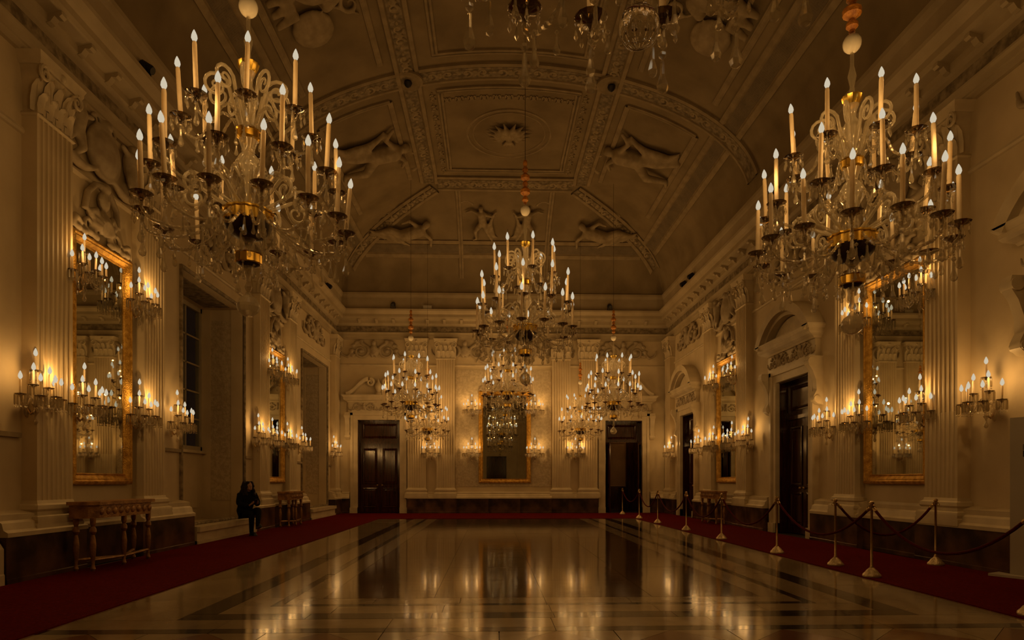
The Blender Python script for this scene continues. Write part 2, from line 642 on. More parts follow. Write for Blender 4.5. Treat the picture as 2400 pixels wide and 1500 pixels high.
mb = MB()
wall_boxes(mb, YB, YE, WIN, WZ, lambda m, a, b, z0, z1: m.box(XL - 1.1, XL, a, b, z0, z1))
wall_l = struct('wall_left', 'cream plaster wall with deep window recesses, pilasters and mirrors', mb.mesh('wall_left', PLASTER, False))
mb = MB()
wall_boxes(mb, YB, YE, DOORS_R, DZ, lambda m, a, b, z0, z1: m.box(XR, XR + 0.6, a, b, z0, z1))
wall_r = struct('wall_right', 'cream plaster wall with arched doorways, pilasters and mirrors', mb.mesh('wall_right', PLASTER, False))
mb = MB()
wall_boxes(mb, XL, XR, DOORS_E, DZ, lambda m, a, b, z0, z1: m.box(a, b, YE, YE + 0.6, z0, z1))
wall_e = struct('wall_end', 'cream end wall with a tall mirror between two doorways', mb.mesh('wall_end', PLASTER, False))
mb = MB()
wall_boxes(mb, XL, XR, [(-0.4, 1.2)], 3.2, lambda m, a, b, z0, z1: m.box(a, b, YB - 0.4, YB, z0, z1))
wall_b = struct('wall_back', 'cream wall behind the viewer with one dark doorway', mb.mesh('wall_back', PLASTER, False))
struct('door_5', 'dark wooden door in the wall behind the viewer', MB().box(-0.4, 1.2, YB - 0.4, YB - 0.3, 0, 3.2).mesh('door_5', DARK_WOOD, False))
WALL = {'L': wall_l, 'R': wall_r, 'E': wall_e, 'B': wall_b}

# ---- shared wall pieces, modelled in wall coordinates: x along, y out of the wall, z up
PW, PO = 0.68, 0.19


def fluted(depth, z0, z1, mb):
    poly = [(-PW / 2, 0), (-PW / 2, PO)]
    n, m = 7, 0.03
    pitch = (PW - 2 * m) / n
    for i in range(n):
        a = -PW / 2 + m + i * pitch
        f = pitch * 0.16
        poly += [(a + f, PO)]
        for k in range(1, 5):
            t = PI * k / 5
            poly.append((a + f + (pitch - 2 * f) * (1 - math.cos(t)) / 2, PO - depth * math.sin(t)))
        poly += [(a + pitch - f, PO)]
    poly += [(PW / 2, PO), (PW / 2, 0)]
    mb.prism(poly, z0, z1, 'z')


mb = MB()
fluted(0.012, 0.95, 2.2, mb)
fluted(0.034, 2.2, 5.78, mb)
ME_SHAFT = mb.mesh('pilaster', PLASTER, True, 30)
ME_BASE = MB().rectloft([(0.45, 0.27, 0.57), (0.45, 0.27, 0.66), (0.43, 0.265, 0.68), (0.44, 0.27, 0.72), (0.43, 0.26, 0.76), (0.385, 0.225, 0.78),
                         (0.38, 0.22, 0.82), (0.40, 0.24, 0.85), (0.39, 0.235, 0.90), (0.355, 0.205, 0.92), (0.345, 0.195, 0.96)]).mesh(
    'base', WHITE_STONE, True, 25)


def leaf(mb, x, z0, h, wd, y0, lean):
    """acanthus leaf that climbs the bell and curls out at its tip"""
    vs, fs = [], []
    rows = [(0, 0.8, 0), (0.35, 1.0, 0.12), (0.7, 0.9, 0.3), (0.92, 0.6, 0.75), (0.98, 0.25, 1.15), (0.86, 0.15, 1.35)]
    for t, wf, o in rows:
        for k, s in enumerate((-1, -0.5, 0, 0.5, 1)):
            vs.append((x + s * wd * wf / 2, y0 + o * lean + (0.018 if k == 2 else (0.0 if k in (1, 3) else -0.008)) * wf, z0 + h * t - abs(s) * h * 0.08 * t))
    for r in range(len(rows) - 1):
        for k in range(4):
            fs.append((r * 5 + k, r * 5 + k + 1, r * 5 + 6 + k, r * 5 + 5 + k))
    mb.add(vs, fs)


mb = MB()
mb.rectloft([(0.35, 0.20, 5.76), (0.365, 0.215, 5.78), (0.35, 0.2, 5.81), (0.32, 0.18, 5.83), (0.325, 0.185, 6.1), (0.37, 0.24, 6.38)])
mb.rectloft([(0.40, 0.27, 6.38), (0.42, 0.29, 6.42), (0.42, 0.29, 6.46), (0.45, 0.31, 6.52)])
for i in range(4):
    leaf(mb, -0.255 + 0.17 * i, 5.82, 0.28, 0.17, 0.19, 0.07)
for i in range(3):
    leaf(mb, -0.17 + 0.17 * i, 5.9, 0.42, 0.17, 0.20, 0.09)
for s in (-1, 1):
    for y in (0.10,):
        leaf(mb, s * 0.335, 5.82, 0.45, 0.12, 0.14, 0.09)
    mb.tube(spiral(s * 0.31, 6.29, 0.10, 1.4, PI / 2 if s > 0 else PI / 2, -s, 0.27), [0.028 - 0.0009 * i for i in range(19)], 6)
    mb.tube([(s * 0.12, 0.21, 6.02), (s * 0.16, 0.24, 6.2), (s * 0.24, 0.26, 6.34), (s * 0.31, 0.27, 6.39)], 0.022, 6)
mb.ell((0, 0.28, 6.43), (0.05, 0.04, 0.05))
ME_CAP = mb.mesh('capital', STUCCO, True, 50)


def pilaster(wall, u):
    rz = ROT[wall]
    p = obj('pilaster', ME_SHAFT, WALL[wall], wall_at(wall, u), (0, 0, rz))
    obj('base', ME_BASE, p)
    obj('capital', ME_CAP, p)


PIL = {'L': [0.85, 2.9, 8.5, 10.95, 16.2, 18.5, 23.75], 'R': [1.1, 3.5, 9.15, 11.7, 16.65, 19.3, 23.7],
       'E': [-2.8, -1.72, 2.63, 3.65], 'B': [-3.5, -1.4, 2.4, 4.4]}
for wl, us in PIL.items():
    for u in us:
        pilaster(wl, u)

# pier beside the nearest window, with an ornamented edge
pier = obj('pier', MB().box(-0.3, 0.3, 0, 0.19, 0.3, 5.5).mesh('pier', PLASTER, False), wall_l, wall_at('L', 7.2), (0, 0, ROT['L']))
obj('base', MB().rectloft([(0.31, 0.28, 0), (0.31, 0.28, 0.12), (0.31, 0.27, 0.14), (0.31, 0.27, 0.42), (0.31, 0.22, 0.5), (0.31, 0.20, 0.52)]).mesh('base', WHITE_STONE, False), pier)
obj('ornament_band', MB().box(-0.285, -0.18, 0.185, 0.205, 0.55, 5.45).mesh('ornament_band', ORNAMENT, False), pier)

# ---- dark marble plinths with white base course
ZP = 0.57


def plinth(name, wall, segs, label, k=0.7):
    root = struct(name, label)
    for u0, u1, out in segs:
        n = max(1, round((u1 - u0) / 1.3))
        for a, b in run(u0, u1, n):
            hw = (b - a) / 2
            me = MB().rectloft([(hw - 0.002, out, 0), (hw - 0.002, out, 0.06), (hw - 0.002, out - 0.01, 0.07), (hw - 0.002, out - 0.01, ZP - 0.02)]).mesh(
                'marble_panel', MARBLE_DARK, False)
            obj('marble_panel', me, root, wall_at(wall, (a + b) / 2), (0, 0, ROT[wall]))
        hw = (u1 - u0) / 2
        o = out - 0.04
        me = MB().rectloft([(hw, out + 0.01, ZP - 0.02), (hw, out + 0.01, ZP + 0.03), (hw, o, ZP + 0.06), (hw, o - 0.02, ZP + 0.2 * k),
                            (hw, o - 0.06, ZP + 0.24 * k), (hw, o - 0.06, ZP + 0.34 * k), (hw, 0.02, ZP + 0.4 * k)]).mesh('base_course', WHITE_STONE, False)
        obj('base_course', me, root, wall_at(wall, (u0 + u1) / 2), (0, 0, ROT[wall]))


plinth('baseboard_left', 'L', [(-2.9, 3.8, 0.25), (7.53, 9.0, 0.29), (9.0, 10.42, 0.14), (10.42, 12.2, 0.29), (15.32, 16.65, 0.29), (16.65, 18.05, 0.14),
                               (18.05, 19.85, 0.29), (22.95, 24.1, 0.29)], 'dark marble plinth with white base course under the window wall')
plinth('baseboard_right', 'R', [(-2.9, 5.55, 0.25), (7.8, 9.65, 0.25), (9.65, 11.2, 0.14), (11.2, 12.9, 0.25), (15.15, 17.15, 0.25), (17.15, 18.8, 0.14),
                                (18.8, 20.55, 0.25), (22.75, 24.1, 0.25)], 'dark marble plinth with white base course under the doorway wall')
plinth('baseboard_end', 'E', [(-5.6, -5.3, 0.2), (-3.15, -1.3, 0.25), (-1.3, 2.25, 0.32), (2.25, 4.02, 0.25), (6.02, 6.6, 0.2)],
       'dark marble plinth with white base course along the end wall', 0.6)

# ---- entablature and cornice
CORN = [(0, ZA), (0.06, ZA), (0.06, ZA + 0.1), (0.085, ZA + 0.11), (0.085, ZA + 0.2), (0.12, ZA + 0.23), (0.12, ZA + 0.26), (0.05, ZA + 0.27),
        (0.05, 7.02), (0.10, 7.05), (0.16, 7.10), (0.16, 7.2), (0.34, 7.24), (0.36, 7.3), (0.36, 7.4), (0.42, 7.43), (0.49, 7.5), (0.5, 7.56),
        (0.32, 7.58), (0.30, 7.62), (0.30, 8.02), (0.33, 8.05), (0.36, 8.12), (0.36, 8.2), (0.0, 8.22)]
ME_MOD = MB().prism([(0.15, 7.08), (0.15, 7.22), (0.34, 7.235), (0.345, 7.19), (0.31, 7.16), (0.25, 7.17), (0.2, 7.1)], -0.05, 0.05, 'x').mesh('modillion', CORNICE_DIM, False)
for name, wall, a, b, lab in (('trim_1', 'L', YB, YE, 'deep moulded cornice above the window wall'), ('trim_2', 'R', YB, YE, 'deep moulded cornice above the doorway wall'),
                              ('trim_3', 'E', XL, XR, 'deep moulded cornice across the end wall'), ('trim_4', 'B', XL, XR, 'deep moulded cornice behind the viewer')):
    hw = (b - a) / 2
    root = struct(name, lab, MB().prism(CORN, -hw, hw, 'x').mesh('cornice', CORNICE_DIM, False), wall_at(wall, (a + b) / 2), ROT[wall])
    n = round((b - a) / 0.62)
    if wall != 'B':
        for i in range(n):
            x = -hw + (i + 0.5) * (b - a) / n
            if abs(x) < hw - 0.4:
                obj('modillion', ME_MOD, root, (x, 0, 0))
    o = MB().prism([(0.051, ZA + 0.29), (0.051, 7.0), (0.068, 7.0), (0.068, ZA + 0.29)], -hw, hw, 'x').mesh('ornament_band', ORNAMENT, False)
    obj('ornament_band', o, root)

# ---- vaulted ceiling
mb = MB()
nx, ny = 64, 120
xs = [XC - HALF + 2 * HALF * (0.5 - 0.5 * math.cos(PI * i / nx)) for i in range(nx + 1)]
ys = sorted(set([VY0 + HALF * (1 - math.cos(PI / 2 * i / 24)) for i in range(25)] + [VY0 + HALF + (VY1 - VY0 - 2 * HALF) * i / 50 for i in range(51)]
                + [VY1 - HALF * (1 - math.cos(PI / 2 * i / 24)) for i in range(25)]))
vs = [(x, y, vault(x, y)) for y in ys for x in xs]
W = nx + 1
fs = [(j * W + i, j * W + i + 1, (j + 1) * W + i + 1, (j + 1) * W + i) for j in range(len(ys) - 1) for i in range(nx)]
mb.add(vs, fs)
ceil = struct('ceiling', 'dim stuccoed vault with ribs, reliefs and a round dove medallion', mb.mesh('ceiling', VAULT_DIM, True, 50))


def vnormal(x, y):
    e = 0.05
    return Vector(((vault(x + e, y) - vault(x - e, y)) / (2 * e), (vault(x, y + e) - vault(x, y - e)) / (2 * e), -1)).normalized()


def rib(path, width, name='rib', drop=0.07, centre=ORNAMENT, steps=26):
    """moulded band that follows the vault over a plan polyline of two points"""
    (x0, y0), (x1, y1) = path
    d = Vector((x1 - x0, y1 - y0, 0))
    d.normalize()
    s = Vector((d.y, -d.x, 0))
    h = width / 2
    prof = [(-h, 0.0), (-h, drop * 0.8), (-h + 0.05, drop), (-h + 0.09, drop), (-h + 0.12, drop * 0.4), (h - 0.12, drop * 0.4), (h - 0.09, drop), (h - 0.05, drop),
            (h, drop * 0.8), (h, 0.0)]
    k = len(prof)

    def sweep(pr, mat, nm, par):
        vs, fs = [], []
        for i in range(steps + 1):
            t = i / steps
            t = 0.5 - 0.5 * math.cos(PI * t)
            px, py = x0 + (x1 - x0) * t, y0 + (y1 - y0) * t
            nrm = vnormal(px, py)
            base = Vector((px, py, vault(px, py)))
            for a, o in pr:
                q = base + s * a
                q.z = vault(q.x, q.y)
                vs.append(tuple(q + nrm * o))
        kk = len(pr)
        for i in range(steps):
            for j in range(kk - 1):
                fs.append((i * kk + j, i * kk + j + 1, (i + 1) * kk + j + 1, (i + 1) * kk + j))
        return obj(nm, MB().add(vs, fs).mesh(nm, mat, True, 30, recalc=False), par)

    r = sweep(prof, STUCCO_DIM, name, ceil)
    if width > 0.3:
        sweep([(-h + 0.13, drop * 0.42), (-h + 0.13, drop * 0.75), (h - 0.13, drop * 0.75), (h - 0.13, drop * 0.42)], centre, 'ornament_band', r)
    return r


STUCCO_DIM = principled('dimmed_vault_stucco', (0.40, 0.315, 0.195), 0.65, col2=(0.30, 0.235, 0.145), scale=4, bump=0.1, bscale=30, spec=0.2)  # darker copy of the stucco, ceiling gloom painted into the colour
LX = 2.45
YT = [0.1, 7.7, 15.4]           # transverse ribs
YR = 20.6                       # rib across the end of the crown
for sx in (-1, 1):
    rib([(XC + sx * LX, VY0 + 3), (XC + sx * LX, YR)], 0.55, steps=40)
    rib([(XC + sx * 2.3, YR + 0.25), (XC + sx * 5.6, VY1 - 0.35)], 0.42)
    rib([(XC + sx * 1.55, YR + 0.3), (XC + sx * 1.55, VY1 - 0.1)], 0.16, 'panel_moulding', 0.05)
    rib([(XC + sx * 5.25, VY0 + 1.5), (XC + sx * 5.25, VY1 - 1.0)], 0.5, 'fret_band', 0.05, FRET, 50)
    for y in YT:
        rib([(XC + sx * (LX + 0.27), y), (XC + sx * (HALF - 0.05), y)], 0.62)
for y in YT + [YR]:
    rib([(XC - LX + 0.27, y), (XC + LX - 0.27, y)], 0.62)
rib([(XC - 5.0, VY1 - 0.75), (XC + 5.0, VY1 - 0.75)], 0.5, 'fret_band', 0.05, FRET)
# rectangular mouldings in the crown panels
for y0, y1 in ((16.05, 20.0), (8.4, 14.7), (0.8, 7.0)):
    for sx in (-1, 1):
        rib([(XC + sx * 1.75, y0 + 0.07), (XC + sx * 1.75, y1 - 0.07)], 0.14, 'panel_moulding', 0.05, steps=14)
    for y in (y0, y1):
        rib([(XC - 1.82, y), (XC + 1.82, y)], 0.14, 'panel_moulding', 0.05, steps=14)
for sx in (-1, 1):
    for y0, y1 in ((16.1, 20.2), (8.4, 14.7), (0.8, 7.0)):
        a, b = 3.0, 4.75
        rib([(XC + sx * a, y0), (XC + sx * a, y1)], 0.12, 'panel_moulding', 0.05, steps=14)
        rib([(XC + sx * b, y0), (XC + sx * b, y1 + (0.9 if y1 > 20 else 0))], 0.12, 'panel_moulding', 0.05, steps=14)
        rib([(XC + sx * a, y0), (XC + sx * b, y0)], 0.12, 'panel_moulding', 0.05, steps=14)


def on_vault(x, y, out=0.0, up=None):
    n = vnormal(x, y)
    base = Vector((x, y, vault(x, y))) + n * out
    if up is None:
        up = Vector((XC - x, 0, 0)) if abs(x - XC) > 1 else Vector((0, -1, 0))
    z = (up - n * up.dot(n)).normalized()
    xx = n.cross(z)
    M = Matrix((xx, n, z)).transposed().to_4x4()
    M.translation = base
    return M


# ---- sculpted reliefs (one skin each)
def putto(mb, x, z, s, lean, k=1.0):
    """small stucco figure beside a shield: s = side it stands on"""
    c = lambda a, b, ra, rb: mb.capsule((x + s * a[0] * k, a[1] * k, z + a[2] * k), (x + s * b[0] * k, b[1] * k, z + b[2] * k), ra * k, rb * k)
    mb.ell((x + s * 0.02 * k, 0.12 * k, z + 0.36 * k), (0.075 * k, 0.075 * k, 0.085 * k))
    c((0.04, 0.09, 0.02), (0.02, 0.10, 0.22), 0.095, 0.105)
    c((0.02, 0.10, 0.22), (-0.20, 0.12, 0.30), 0.045, 0.035)
    c((0.06, 0.10, 0.20), (0.22, 0.08, 0.05), 0.045, 0.03)
    c((0.06, 0.08, -0.02), (0.20, 0.10, -0.22), 0.075, 0.05)
    c((0.20, 0.10, -0.22), (0.30, 0.06, -0.40), 0.05, 0.035)
    c((0.02, 0.10, -0.02), (-0.02, 0.13, -0.24), 0.075, 0.05)
    c((-0.02, 0.13, -0.24), (0.10, 0.08, -0.40), 0.05, 0.035)
    for i in range(4):
        c((0.10, 0.04, 0.20), (0.32 + 0.05 * i, 0.03, 0.34 - 0.09 * i), 0.035, 0.02)


mb = MB()
mb.ell((0, 0.07, 0.0), (0.27, 0.10, 0.36), 16, 10)
mb.tube([(0.29 * math.cos(a), 0.07, 0.38 * math.sin(a)) for a in [2 * PI * i / 20 for i in range(21)]], 0.04, 6)
putto(mb, -0.50, 0.02, -1, 0)
putto(mb, 0.50, 0.02, 1, 0)
for s in (-1, 1):
    mb.tube([(s * (0.15 + 0.1 * i), 0.08, -0.30 - 0.12 * math.sin(PI * i / 6)) for i in range(7)], [0.03, 0.045, 0.06, 0.065, 0.06, 0.045, 0.03], 7)
    mb.tube(spiral(s * 0.14, 0.40, 0.10, 1.2, 0, s, 0.08), [0.035 - 0.001 * i for i in range(19)], 6)
mb.ell((0, 0.10, 0.40), (0.09, 0.07, 0.10))
ME_SHIELD = remeshed(mb, 'shield_relief', RELIEF_DIM, 0.022)

mb = MB()
for s in (-1, 1):
    mb.tube(spiral(s * 0.42, 0.0, 0.28, 1.6, PI / 2, s, 0.05), [0.055 - 0.0015 * i for i in range(19)], 6)
    mb.tube([(s * 0.05, 0.05, -0.2), (s * 0.2, 0.06, 0.15), (s * 0.42, 0.05, 0.28)], [0.04, 0.06, 0.055], 6)
    mb.tube([(s * 0.7, 0.05, 0.0), (s * 0.85, 0.06, -0.2), (s * 1.05, 0.04, -0.1), (s * 1.1, 0.04, 0.1)], [0.05, 0.05, 0.04, 0.02], 6)
    for i in range(5):
        a = -0.4 + i * 0.5
        mb.ell((s * (0.42 + 0.30 * math.cos(a)), 0.06, 0.34 * math.sin(a)), (0.09, 0.05, 0.07))
    mb.ell((s * 0.42, 0.07, 0.0), (0.08, 0.07, 0.08))
mb.ell((0, 0.08, 0.05), (0.12, 0.09, 0.2))
mb.ell((0, 0.10, 0.28), (0.09, 0.09, 0.10))
ME_SCROLL = remeshed(mb, 'scroll_relief', RELIEF_DIM, 0.022)

# standing figure group for the vault sides, reclining figure for its corners
mb = MB()


def body(mb, J, r=1.0):
    for a, b, ra, rb in J:
        mb.capsule(a, b, ra * r, rb * r)


body(mb, [((0, 0.12, 0.15), (0.06, 0.14, 0.62), 0.19, 0.21), ((0.06, 0.14, 0.62), (0.07, 0.15, 0.78), 0.08, 0.07), ((0.08, 0.15, 0.9), (0.08, 0.15, 0.96), 0.11, 0.11),
          ((0.2, 0.14, 0.66), (0.5, 0.16, 0.85), 0.08, 0.06), ((0.5, 0.16, 0.85), (0.75, 0.12, 0.72), 0.06, 0.045),
          ((-0.12, 0.14, 0.64), (-0.42, 0.14, 0.5), 0.08, 0.06), ((-0.42, 0.14, 0.5), (-0.62, 0.12, 0.75), 0.06, 0.045),
          ((0.08, 0.12, 0.1), (0.36, 0.2, -0.25), 0.14, 0.10), ((0.36, 0.2, -0.25), (0.3, 0.12, -0.78), 0.095, 0.06), ((0.3, 0.12, -0.78), (0.46, 0.12, -0.85), 0.06, 0.045),
          ((-0.06, 0.12, 0.1), (-0.2, 0.16, -0.35), 0.14, 0.10), ((-0.2, 0.16, -0.35), (-0.42, 0.12, -0.85), 0.095, 0.06)])
for i in range(7):
    t = i / 6
    mb.tube([(-0.55 + 0.2 * t, 0.06, 0.55 - 0.25 * t), (-0.15 - 0.35 * t, 0.13, -0.2 - 0.05 * i), (-0.7 + 0.25 * t, 0.07, -0.75 - 0.05 * t)], [0.05, 0.07, 0.03], 6)
mb.tube([(0.75 + 0.35 * math.cos(a), 0.06, 0.95 + 0.35 * math.sin(a)) for a in [PI * 0.9 * i / 10 for i in range(11)]], 0.06, 6)
ME_FIGURE = remeshed(mb, 'figure_relief', VAULT_RELIEF_DIM, 0.035)

mb = MB()
body(mb, [((-0.15, 0.14, 0.05), (0.25, 0.16, 0.35), 0.2, 0.2), ((0.25, 0.16, 0.38), (0.34, 0.16, 0.5), 0.08, 0.07), ((0.40, 0.16, 0.58), (0.42, 0.16, 0.64), 0.11, 0.11),
          ((0.35, 0.15, 0.32), (0.65, 0.14, 0.15), 0.08, 0.06), ((0.65, 0.14, 0.15), (0.7, 0.12, -0.12), 0.06, 0.045),
          ((0.2, 0.16, 0.45), (-0.1, 0.2, 0.62), 0.08, 0.055), ((-0.1, 0.2, 0.62), (-0.3, 0.15, 0.42), 0.055, 0.04),
          ((-0.15, 0.14, 0.02), (-0.6, 0.22, 0.14), 0.15, 0.11), ((-0.6, 0.22, 0.14), (-1.0, 0.12, -0.15), 0.1, 0.06), ((-0.2, 0.12, -0.05), (-0.7, 0.12, -0.12), 0.14, 0.1),
          ((-0.7, 0.12, -0.12), (-1.15, 0.1, -0.25), 0.095, 0.055), ((-1.0, 0.12, -0.15), (-1.16, 0.12, -0.12), 0.05, 0.04)])
for i in range(6):
    mb.tube([(-0.1 - 0.12 * i, 0.1, 0.1 - 0.05 * i), (-0.2 - 0.14 * i, 0.12, -0.2), (0.1 - 0.16 * i, 0.05, -0.34)], [0.05, 0.065, 0.03], 6)
mb.tube([(-0.5, 0.06, 0.45), (-0.75, 0.07, 0.62), (-0.55, 0.06, 0.85), (-0.1, 0.05, 0.9)], [0.05, 0.08, 0.08, 0.03], 6)
ME_RECLINE = remeshed(mb, 'reclining_relief', VAULT_RELIEF_DIM, 0.035)

# cuirass and shield trophy
mb = MB()
mb.ell((0, 0.14, 0.15), (0.42, 0.26, 0.5), 14, 10)
mb.ell((0, 0.16, 0.72), (0.16, 0.14, 0.14))
for s in (-1, 1):
    mb.capsule((s * 0.36, 0.14, 0.4), (s * 0.55, 0.12, 0.2), 0.15, 0.10)
    for i in range(3):
        mb.tube([(s * (0.15 + 0.16 * i), 0.16, -0.3), (s * (0.2 + 0.2 * i), 0.14, -0.75)], [0.09, 0.05], 6)
    mb.tube([(s * 0.2, 0.06, -0.4), (s * 0.95, 0.06, 0.75)], [0.04, 0.03], 6)
    mb.ell((s * 0.9, 0.08, -0.15), (0.34, 0.08, 0.4), 14, 8)
    mb.tube(spiral(s * 0.7, 0.62, 0.2, 1.3, 0, s, 0.08), [0.05 - 0.0015 * i for i in range(19)], 6)
ME_TROPHY = remeshed(mb, 'trophy_relief', VAULT_RELIEF_DIM, 0.035)

mb = MB()
mb.ell((0, 0.12, 0), (0.11, 0.10, 0.26), 10, 8)
mb.ell((0, 0.16, 0.30), (0.07, 0.07, 0.08))
for s in (-1, 1):
    for i in range(6):
        a = rad(75 - 24 * i)
        mb.tube([(s * 0.06, 0.10, 0.05), (s * 0.32 * math.cos(a), 0.14, 0.1 + 0.3 * math.sin(a)), (s * 0.66 * math.cos(a), 0.08, 0.12 + 0.5 * math.sin(a))],
                [0.05, 0.075, 0.02], 6)
for i in range(4):
    mb.tube([(0, 0.08, -0.2), ((i - 1.5) * 0.12, 0.06, -0.55)], [0.05, 0.04], 6)
ME_DOVE = remeshed(mb, 'dove_relief', VAULT_RELIEF_DIM, 0.03)

# frieze on the walls between the capitals
for wall, spots in {'L': [(9.72, 0), (17.35, 0), (5.3, 1), (13.75, 1), (21.2, 1)], 'R': [(10.42, 0), (17.97, 0), (6.7, 1), (14.0, 1), (21.6, 1)],
                    'E': [(-4.4, 1), (0.45, 0), (-1.0, 1), (1.9, 1), (5.0, 1)]}.items():
    for u, k in spots:
        obj('frieze_relief', ME_SCROLL if k else ME_SHIELD, WALL[wall], wall_at(wall, u, 6.07), (0, 0, ROT[wall]),
            scale=(1.25, 1.2, 1.0) if not k else (1.15, 1.2, 1.1))
for wall, segs in {'L': [(7.6, 24.1)], 'R': [(0, 24.1)], 'E': [(-5.7, 6.6)]}.items():
    for a, b in segs:
        me = MB().prism([(0, 5.52), (0.03, 5.53), (0.045, 5.56), (0.03, 5.6), (0, 5.61)], a, b, 'x').mesh('string_course', STUCCO, False)
        if wall == 'E':
            me = MB().prism([(YE, 5.52), (YE - 0.03, 5.53), (YE - 0.045, 5.56), (YE - 0.03, 5.6), (YE, 5.61)], a, b, 'x').mesh('string_course', STUCCO, False)
        elif wall == 'L':
            me = MB().prism([(XL, 5.52), (XL + 0.03, 5.53), (XL + 0.045, 5.56), (XL + 0.03, 5.6), (XL, 5.61)], a, b, 'y').mesh('string_course', STUCCO, False)
        else:
            me = MB().prism([(XR, 5.52), (XR - 0.03, 5.53), (XR - 0.045, 5.56), (XR - 0.03, 5.6), (XR, 5.61)], a, b, 'y').mesh('string_course', STUCCO, False)
        obj('string_course', me, WALL[wall])

for sx in (-1, 1):
    o = obj('figure_relief', ME_FIGURE, ceil, M=on_vault(XC + sx * 3.9, 18.1))
    o.scale = (sx * 1.45, 1.2, 1.1)
    o = obj('trophy_relief', ME_TROPHY, ceil, M=on_vault(XC + sx * 3.9, 11.6))
    o.scale = (1.5, 1.2, 1.1)
    o = obj('figure_relief', ME_FIGURE, ceil, M=on_vault(XC + sx * 3.9, 4.2))
    o = obj('reclining_relief', ME_RECLINE, ceil, M=on_vault(XC + sx * 3.35, 22.75, up=Vector((-sx * 0.25, -1, 0))))
    o.scale = (sx * 1.15, 1.1, 1.15)
o = obj('figure_relief', ME_FIGURE, ceil, M=on_vault(XC - 0.75, 22.3, up=Vector((0, -1, 0))))
o.scale = (0.75, 0.8, 0.75)
o = obj('figure_relief', ME_FIGURE, ceil, M=on_vault(XC + 0.75, 22.3, up=Vector((0, -1, 0))))
o.scale = (-0.75, 0.8, 0.75)
mb = MB()
for s_ in (-1, 1):
    mb.tube(spiral(s_ * 0.20, 0.0, 0.13, 1.4, PI / 2, s_, 0.02), [0.032 - 0.001 * i for i in range(19)], 6)
    mb.tube([(s_ * 0.02, 0.02, -0.1), (s_ * 0.1, 0.03, 0.08), (s_ * 0.2, 0.02, 0.13)], [0.02, 0.035, 0.03], 6)
    mb.ell((s_ * 0.38, 0.02, 0.0), (0.07, 0.03, 0.04))
    mb.ell((s_ * 0.20, 0.03, 0.0), (0.045, 0.03, 0.045))
mb.ell((0, 0.03, 0.0), (0.06, 0.04, 0.1))
ME_SMALL_SCROLL = remeshed(mb, 'scroll_relief', VAULT_RELIEF_DIM, 0.016)
for sx in (-1, 1):
    for i in range(12):
        y = 9.0 + i * 0.97
        if abs(y - 15.4) < 0.55 or y > YR - 0.4:
            continue
        obj('scroll_relief', ME_SMALL_SCROLL, ceil, M=on_vault(XC + sx * LX, y, 0.03, Vector((1, 0, 0))))
    for i in range(4):
        x = XC + sx * (LX + 0.75 + i * 0.72)
        for y in (7.7, 15.4):
            obj('scroll_relief', ME_SMALL_SCROLL, ceil, M=on_vault(x, y, 0.03, Vector((0, 1, 0))))
    for i in range(5):
        t = (i + 0.6) / 5.4
        obj('scroll_relief', ME_SMALL_SCROLL, ceil, M=on_vault(XC + sx * (2.3 + 3.3 * t), YR + 0.25 + (VY1 - 0.6 - YR) * t, 0.03, Vector((sx, -1, 0))), )
    for i in range(9):
        obj('scroll_relief', ME_SMALL_SCROLL, ceil, M=on_vault(XC + sx * 1.95, 16.3 + i * 0.46, 0.0, Vector((1, 0, 0)))).scale = (0.5, 0.7, 0.6)
for i in range(-2, 3):
    for y in (7.7, 15.4, YR):
        obj('scroll_relief', ME_SMALL_SCROLL, ceil, M=on_vault(XC + i * 0.85, y, 0.03, Vector((0, 1, 0))))
for i in range(-5, 6):
    obj('scroll_relief', ME_SMALL_SCROLL, ceil, M=on_vault(XC + i * 0.32, 16.45, 0.0, Vector((0, 1, 0)))).scale = (0.4, 0.8, 0.8)
# dove medallion
M = on_vault(XC + 0.05, 18.2, up=Vector((0, -1, 0)))
mb = MB()
for r_, t_ in ((1.18, 0.05), (1.02, 0.03)):
    mb.tube([(r_ * math.cos(2 * PI * i / 40), 0.02, r_ * math.sin(2 * PI * i / 40)) for i in range(41)], t_, 6)
md = obj('medallion', mb.mesh('medallion', STUCCO_DIM), ceil, M=M)
obj('dove_relief', ME_DOVE, md)
# hook roses where the ribs cross
ME_ROSE = MB().lathe([(0.36, 0.0), (0.36, -0.05), (0.30, -0.08), (0.26, -0.06), (0.2, -0.06), (0.16, -0.03), (0.10, -0.03)], 20).mesh('hook_rose', STUCCO_DIM)
ME_HOOK = MB().lathe([(0.0, 0.0), (0.09, -0.02), (0.10, -0.06), (0.07, -0.12), (0.02, -0.16), (0.0, -0.17)], 10).mesh('hook', BLACK)
for sx in (-1, 1):
    for y in (7.7, 15.4):
        o = obj('hook_rose', ME_ROSE, ceil, (XC + sx * LX, y, vault(XC + sx * LX, y) - 0.03))
        obj('hook', ME_HOOK, o, (0, 0, -0.03))

